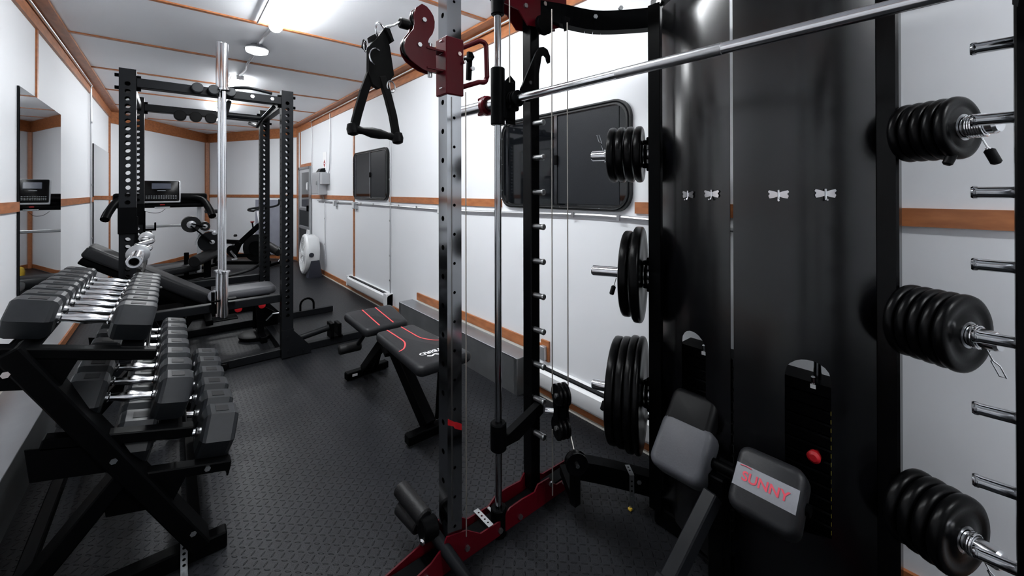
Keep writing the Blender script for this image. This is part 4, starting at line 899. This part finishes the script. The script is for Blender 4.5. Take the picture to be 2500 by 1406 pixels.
MB().prism([(-.028, .004), (-.006, -.008), (.0, -.018), (.028, -.034), (.028, -.012), (.008, .002), (-.002, .006), (-.028, .026)], (.755, 1.2055, .512), (1, 0, 0), (0, 0, 1), .0012).build('red_mark', 'redp', sm)  # thin slanted red mark on the near face of the front post
# knobs and rollers at the foot of the front post
m = MB(); m.cyl((.668, 1.455, .19), (.683, 1.285, .17), .030, 24, bev=.006); m.build('foot_roller', 'foam', sm)
m = MB(); m.cyl((.655, 1.43, .14), (.672, 1.31, .13), .027, 20, bev=.005); m.build('foot_roller', 'foam', sm)
MB().cyl((.655, 1.262, .155), (.708, 1.258, .150), .036, 22, bev=.004).build('pipe_holder', 'black', sm)
MB().cyl((.694, 1.26, .14), (.752, 1.10, .03), .020, 18).build('floor_pipe', 'rack', sm)
MB().lathe([(0, .01), (.006, .012), (.01, .006)], (.652, 1.245, .135), (-1, -.6, 0), 10).build('roller_bolt', 'chrome', sm)
# pads
def rpad(c, mat, name, band=False):
    dirn = V((-.12, 0, -.128)).normalized(); R_ = R3((0, -1, 0), dirn)   # x: towards the right, y: down the slope
    nrm = R_ @ V((0, 0, 1))
    if nrm.x > 0: R_ = R3((0, 1, 0), dirn); nrm = R_ @ V((0, 0, 1))
    p = MB().pad(V(c)-nrm*.035, (.175, .178, .09), R_, .020).build(name, mat, sm)
    return R_, nrm, p
R1_, n1, p1_ = rpad((1.30, .67, .467), 'gvinyl', 'thigh_pad')
R2_, n2, p2_ = rpad((1.30, .418, .470), 'vinyl', 'thigh_pad')
c2 = V((1.30, .418, .470))+n2*.0105
MB().box(c2-n2*.001, (.160, .062, .002), 0, R_ if 0 else R2_).build('pad_band', 'lvinyl', sm)
tx = V((0, -1, 0)); ty = -(V((-.12, 0, -.128)).normalized())
text('SUNNY', .036, 'rtxt', sm, axes(c2+n2*.0012, tx, ty), 'pad_logo', .0003, 1.0)
MB().tube([c2+n2*.002+tx*(-.054+.018*math.cos(t*PI/6))*1+ty*(.024+.004*math.sin(t*PI/6)) for t in range(1, 6)], .0012, 5).build('pad_logo_mark', 'rtxt', sm)
MB().pad((1.395, .675, .530), (.16, .15, .07), R1_, .02).build('pad_back', 'rubber', sm)
m = MB(); m.beam((1.255, .545, .40), (1.035, .585, .205), .042, .05, .004); m.build('pad_arm', 'rack', sm)
m = MB(); m.beam((1.06, .58, .235), (.86, .61, .055), .055, .06, .004); m.build('pad_arm_sleeve', 'rack', sm)
m = MB(); m.cyl((1.34, .76, .44), (1.34, .32, .44), .016, 14); m.beam((1.34, .545, .44), (1.56, .545, .30), .05, .05, .004); m.bx(.84, 1.55, .52, .60, .0, .05, .004); m.beam((1.33, .56, .42), (1.33, .56, .04), .05, .05, .004); m.build('pad_frame', 'black', sm)
MB().tube(smooth_path([(1.10, .43, .10), (1.08, .38, .085), (1.05, .30, .04), (1.0, .24, .012)], 5), .005, 8).build('loose_cable', 'steel', sm)
# butterfly hooks on the shroud
for i, (y, z) in enumerate(((.706, 1.306), (.612, 1.309), (.419, 1.308), (.313, 1.311))):
    t = (y-.548)/.315; x = 1.405+.12*t*t-.003; nl = V((-1, .24*t/.315*1., 0)).normalized(); tv = V((nl.y, -nl.x, 0))
    lbl = ('leftmost', 'second from the left', 'second from the right', 'rightmost')[i]
    hroot = empty('butterfly_hook', (x, y, z), 'small silver butterfly hook on the black shroud, %s of four' % lbl, 'hook', 'butterfly hooks on the shroud')
    m = MB()
    for s in (-1, 1): m.prism([(s*.002, -.006), (s*.012, -.010), (s*.023, -.012), (s*.026, -.004), (s*.022, .002), (s*.027, .008), (s*.024, .013), (s*.012, .010), (s*.002, .006)], V((x, y, z))+nl*.001, tv, (0, 0, 1), .002)
    m.build('wing', 'chrome', hroot)
    MB().tube([V((x, y, z+.014))+nl*.003, V((x, y, z-.01))+nl*.003, V((x, y, z-.02))+nl*.008, V((x, y, z-.018))+nl*.017], .0028, 8).build('hook_stem', 'chrome', hroot)

# D-handle hanging from the carriage
dh = empty('cable_handle', (.50, 1.235, 1.84), 'black strap stirrup handle hanging from the red pulley carriage', 'handle')
MB().tube(arc((.502, 1.235, 1.822), .026, 0, 2*PI, 20, V((.8, .6, 0)), V((0, 0, 1)))[:-1], .003, 8, True).build('carabiner', 'chrome', dh)
MB().tube([V((.535, 1.235, 1.845)), V((.524, 1.235, 1.84)), V((.515, 1.235, 1.83))], .006, 8).build('carabiner_gate', 'chrome', dh)
MB().prism([(.488, 1.795), (.515, 1.838), (.522, 1.80), (.529, 1.778), (.543, 1.69), (.520, 1.655), (.495, 1.64), (.474, 1.65), (.462, 1.69), (.463, 1.765)], (0, 1.235, 0), (1, 0, 0), (0, 0, 1), .022).build('strap_knot', 'strap', dh)
MB().prism([(.510, 1.83), (.524, 1.83), (.538, 1.795), (.532, 1.790)], (0, 1.225, 0), (1, 0, 0), (0, 0, 1), .026).build('strap_tail', 'strap', dh)
MB().prism([(.470, 1.80), (.490, 1.815), (.498, 1.80), (.474, 1.785)], (0, 1.25, 0), (1, 0, 0), (0, 0, 1), .02).build('strap_tail', 'strap', dh)
MB().prism([(.449, 1.785), (.458, 1.765), (.455, 1.752), (.444, 1.76)], (0, 1.235, 0), (1, 0, 0), (0, 0, 1), .012).build('strap_tip', 'strap', dh)
m = MB(); 
def strap(m, pts, w, th):
    for a_, b_ in zip(pts[:-1], pts[1:]): m.beam(V(a_), V(b_)+(V(b_)-V(a_)).normalized()*.006, w, th, .002, up=(0, 1, 0))
strap(m, [(.475, 1.24, 1.69), (.455, 1.245, 1.63), (.437, 1.25, 1.56), (.425, 1.255, 1.505)], .024, .020); m.build('strap', 'strap', dh)
m = MB(); strap(m, [(.505, 1.232, 1.68), (.522, 1.225, 1.62), (.536, 1.22, 1.56), (.546, 1.215, 1.492)], .022, .020); m.build('strap', 'strap', dh)
m = MB().lathe([(0, .012), (.004, .015), (.02, .013), (.035, .011), (.06, .0165), (.085, .016), (.11, .011), (.125, .013), (.14, .015), (.145, .010)], (.418, 1.255, 1.512), V((.134, -.042, -.022)), 20); m.build('grip', 'rubber', dh)
for c_ in ((.424, 1.254, 1.510), (.549, 1.214, 1.489)): MB().lathe([(-.019, .008), (-.015, .016), (0, .019), (.015, .016), (.019, .008)], c_, (0, .2, 1), 18).build('grip_end', 'rubber', dh)
MB().tube(arc((.533, 1.225, 1.652), .018, 0, 2*PI, 18, V((.9, .4, 0)), V((0, 0, 1)))[:-1], .0022, 6, True).build('ring', 'steel', dh)
MB().tube(arc((.485, 1.222, 1.735), .026, PI*.35, PI*1.4, 10, V((.9, .2, 0)), V((0, 0, 1))), .0025, 6).build('d_ring', 'chrome', dh)
MB().tube(arc((.455, 1.235, 1.765), .012, 0, 2*PI, 12, V((.6, .6, 0)), V((0, 0, 1.4)))[:-1], .0018, 6, True).build('d_ring', 'chrome', dh)

# red clip on the bar sleeve
r = empty('bar_clip', bp(-.085), 'red quick-lock clip on the left end of the smith machine bar', 'barbell clip')
MB().lathe([(0, .026), (0, .038), (.022, .040), (.028, .036), (.028, .026)], bp(-.125), bd, 24, False).build('clamp_ring', 'red', r)
m = MB()
for kk in range(6): m.box(bp(-.16+.008*kk)+V((0, 0, .031+.001*kk)), (.02, .005, .012), .001)
m.build('clip_lever', 'red', r)
MB().box(bp(-.137)-V((0, 0, .03)), (.02, .06, .012), .003).build('clip_tab', 'red', r); m = MB(); m.box(bp(-.095)-V((0, 0, .036)), (.018, .05, .010), .003); m.build('clip_tab', 'red', r)

# plates on the storage pegs
def plate(name, c, ax_, rad, th, label, group, mat='plate'):
    r_ = empty(name, c, label, 'weight plate', group)
    q = V(ax_)
    o_ = V((0, 0, 0))+V(c)
    m = MB().lathe([(0, .0262), (0, .045), (.003, .05), (.003, rad*.70), (0, rad*.76), (0, rad-.008), (.004, rad-.002), (.010, rad), (th-.010, rad), (th-.004, rad-.002), (th, rad-.008), (th, rad*.76), (th-.003, rad*.70), (th-.003, .05), (th, .045), (th, .0262), (0, .0262)], o_, q, 44, False)
    m.build('disc', mat, r_, ang=50)
    MB().lathe([(-.0008, .0255), (-.0008, .033), (th+.0008, .033), (th+.0008, .0255)], o_, q, 28, False).build('hub_ring', 'steel', r_)
    return r_
def stack(Rp, sg, z, rad, ths, where, gap=.004, start=.045, droop=None):
    q = pd[sg]; t = start; n_ = len(ths); first = None
    for i, th in enumerate(ths):
        rr_ = rad[i] if isinstance(rad, (list, tuple)) else rad
        pos = 'innermost' if i == 0 else ('outermost' if i == n_-1 else W[i]+' from the post end')
        c_ = V((Rp.x, Rp.y+sg*.033, z))+q*t
        lb_ = 'black weight plate, %s of %s on the %s peg' % (pos, ('two', 'three', 'four', 'five')[n_-2], where)
        if first is None or abs(rr_-fr) > 1e-6 or abs(th-ft) > 1e-6:
            first = plate('weight_plate', c_, q, rr_, th, lb_, 'weight plates on the %s peg' % where); fr, ft = rr_, th
        else: dup(first, c_, lb_)
        t += th+gap
    return V((Rp.x, Rp.y+sg*.033, z))+q*t
e1 = stack(RL, 1, ZP[0], .122, [.029]*4, 'upper left', .008)
e2 = stack(RL, 1, ZP[1], [.205, .185], [.036, .036], 'middle left', .010)
e3 = stack(RL, 1, ZP[2], [.235, .235, .225, .222], [.024, .030, .034, .034], 'lower left', .003)
f1 = stack(RR, -1, ZP[0], .080, [.0235]*5, 'upper right', .0018, .012)
f2 = stack(RR, -1, ZP[1], .098, [.025]*5, 'middle right', .0018, .012)
f3 = stack(RR, -1, ZP[2], .100, [.0285]*4, 'lower right', .003, .012)
def spring_clip(c, q, label, handles=True, turns=3, ang0=-PI/2, wide=.9):
    c = V(c); q = V(q).normalized(); x, y, z = frame_of(q)
    r_ = empty('spring_clip', c, label, 'barbell clip', 'spring clips on the storage pegs'); R0 = .0275; N = 18*turns
    pts = [c+q*(.004+.0045*i/18)+(x*math.cos(2*PI*i/18+ang0)+y*math.sin(2*PI*i/18+ang0))*R0 for i in range(N+1)]
    MB().tube(pts, .0021, 6).build('coil', 'chrome', r_)
    dn = V((0, 0, -1)); side = q.cross(dn)
    for s in (-1, 1):
        d_ = (dn*(1 if handles != 'up' else -1)+side*s*.35+q*.25*s).normalized(); a_ = c+q*(.004 if s < 0 else .017)+d_*R0
        MB().tube([a_, a_+d_*.03, a_+d_*.04+q*.008*s, a_+d_*.07+q*.008*s, a_+d_*.07-q*.004, a_+d_*.032-q*.004], .0019, 6).build('wire_arm', 'chrome', r_)
        if handles is True: MB().cyl(a_+d_*.035, a_+d_*.075, .0105, 12, bev=.004).build('rubber_handle', 'rubber', r_)
    return r_
spring_clip(e1, pd[1], 'chrome spring clip against the plates on the upper left peg', 'up')
spring_clip(e2, pd[1], 'spring clip with a black handle on the middle left peg', True)
spring_clip(e3, pd[1], 'spring clip with black handles on the lower left peg', True)
spring_clip(f1, pd[-1], 'coiled chrome spring clip with black handles on the upper right peg', True, 8)
spring_clip(f2, pd[-1], 'thin wire spring clip on the middle right peg', 'wire')
spring_clip(f3, pd[-1], 'thin wire spring clip on the lower right peg', 'wire')

# ------------------------------------------------------------------ camera, light, colour
sc = bpy.context.scene
cam = bpy.data.cameras.new('camera'); co = bpy.data.objects.new('camera', cam); col.objects.link(co)
F = 985.9083; TH = .7011; PT_ = .003; RO = -.002; CY = 463.6451
cam.sensor_fit = 'HORIZONTAL'; cam.sensor_width = 36.; cam.lens = F/2500*36
cam.shift_x = 0.; cam.shift_y = -(703-CY)/2500.
cam.clip_start = .02; cam.clip_end = 60
fwd = V((math.sin(TH)*math.cos(PT_), math.cos(TH)*math.cos(PT_), math.sin(PT_))); right = V((math.cos(TH), -math.sin(TH), 0)); up = right.cross(fwd)
c_, s_ = math.cos(RO), math.sin(RO); rt = right*c_+up*s_; up2 = -right*s_+up*c_
mm = Matrix((rt, up2, -fwd)).transposed().to_4x4(); mm.translation = V((0, 0, 1.32)); co.matrix_world = mm
sc.camera = co
w = bpy.data.worlds.new('world'); sc.world = w; w.use_nodes = True
w.node_tree.nodes['Background'].inputs[0].default_value = (.02, .022, .025, 1); w.node_tree.nodes['Background'].inputs[1].default_value = .2
sc.view_settings.view_transform = 'Standard'; sc.view_settings.look = 'None'; sc.view_settings.gamma = 1.
sc.view_settings.use_curve_mapping = False; sc.view_settings.exposure = .60
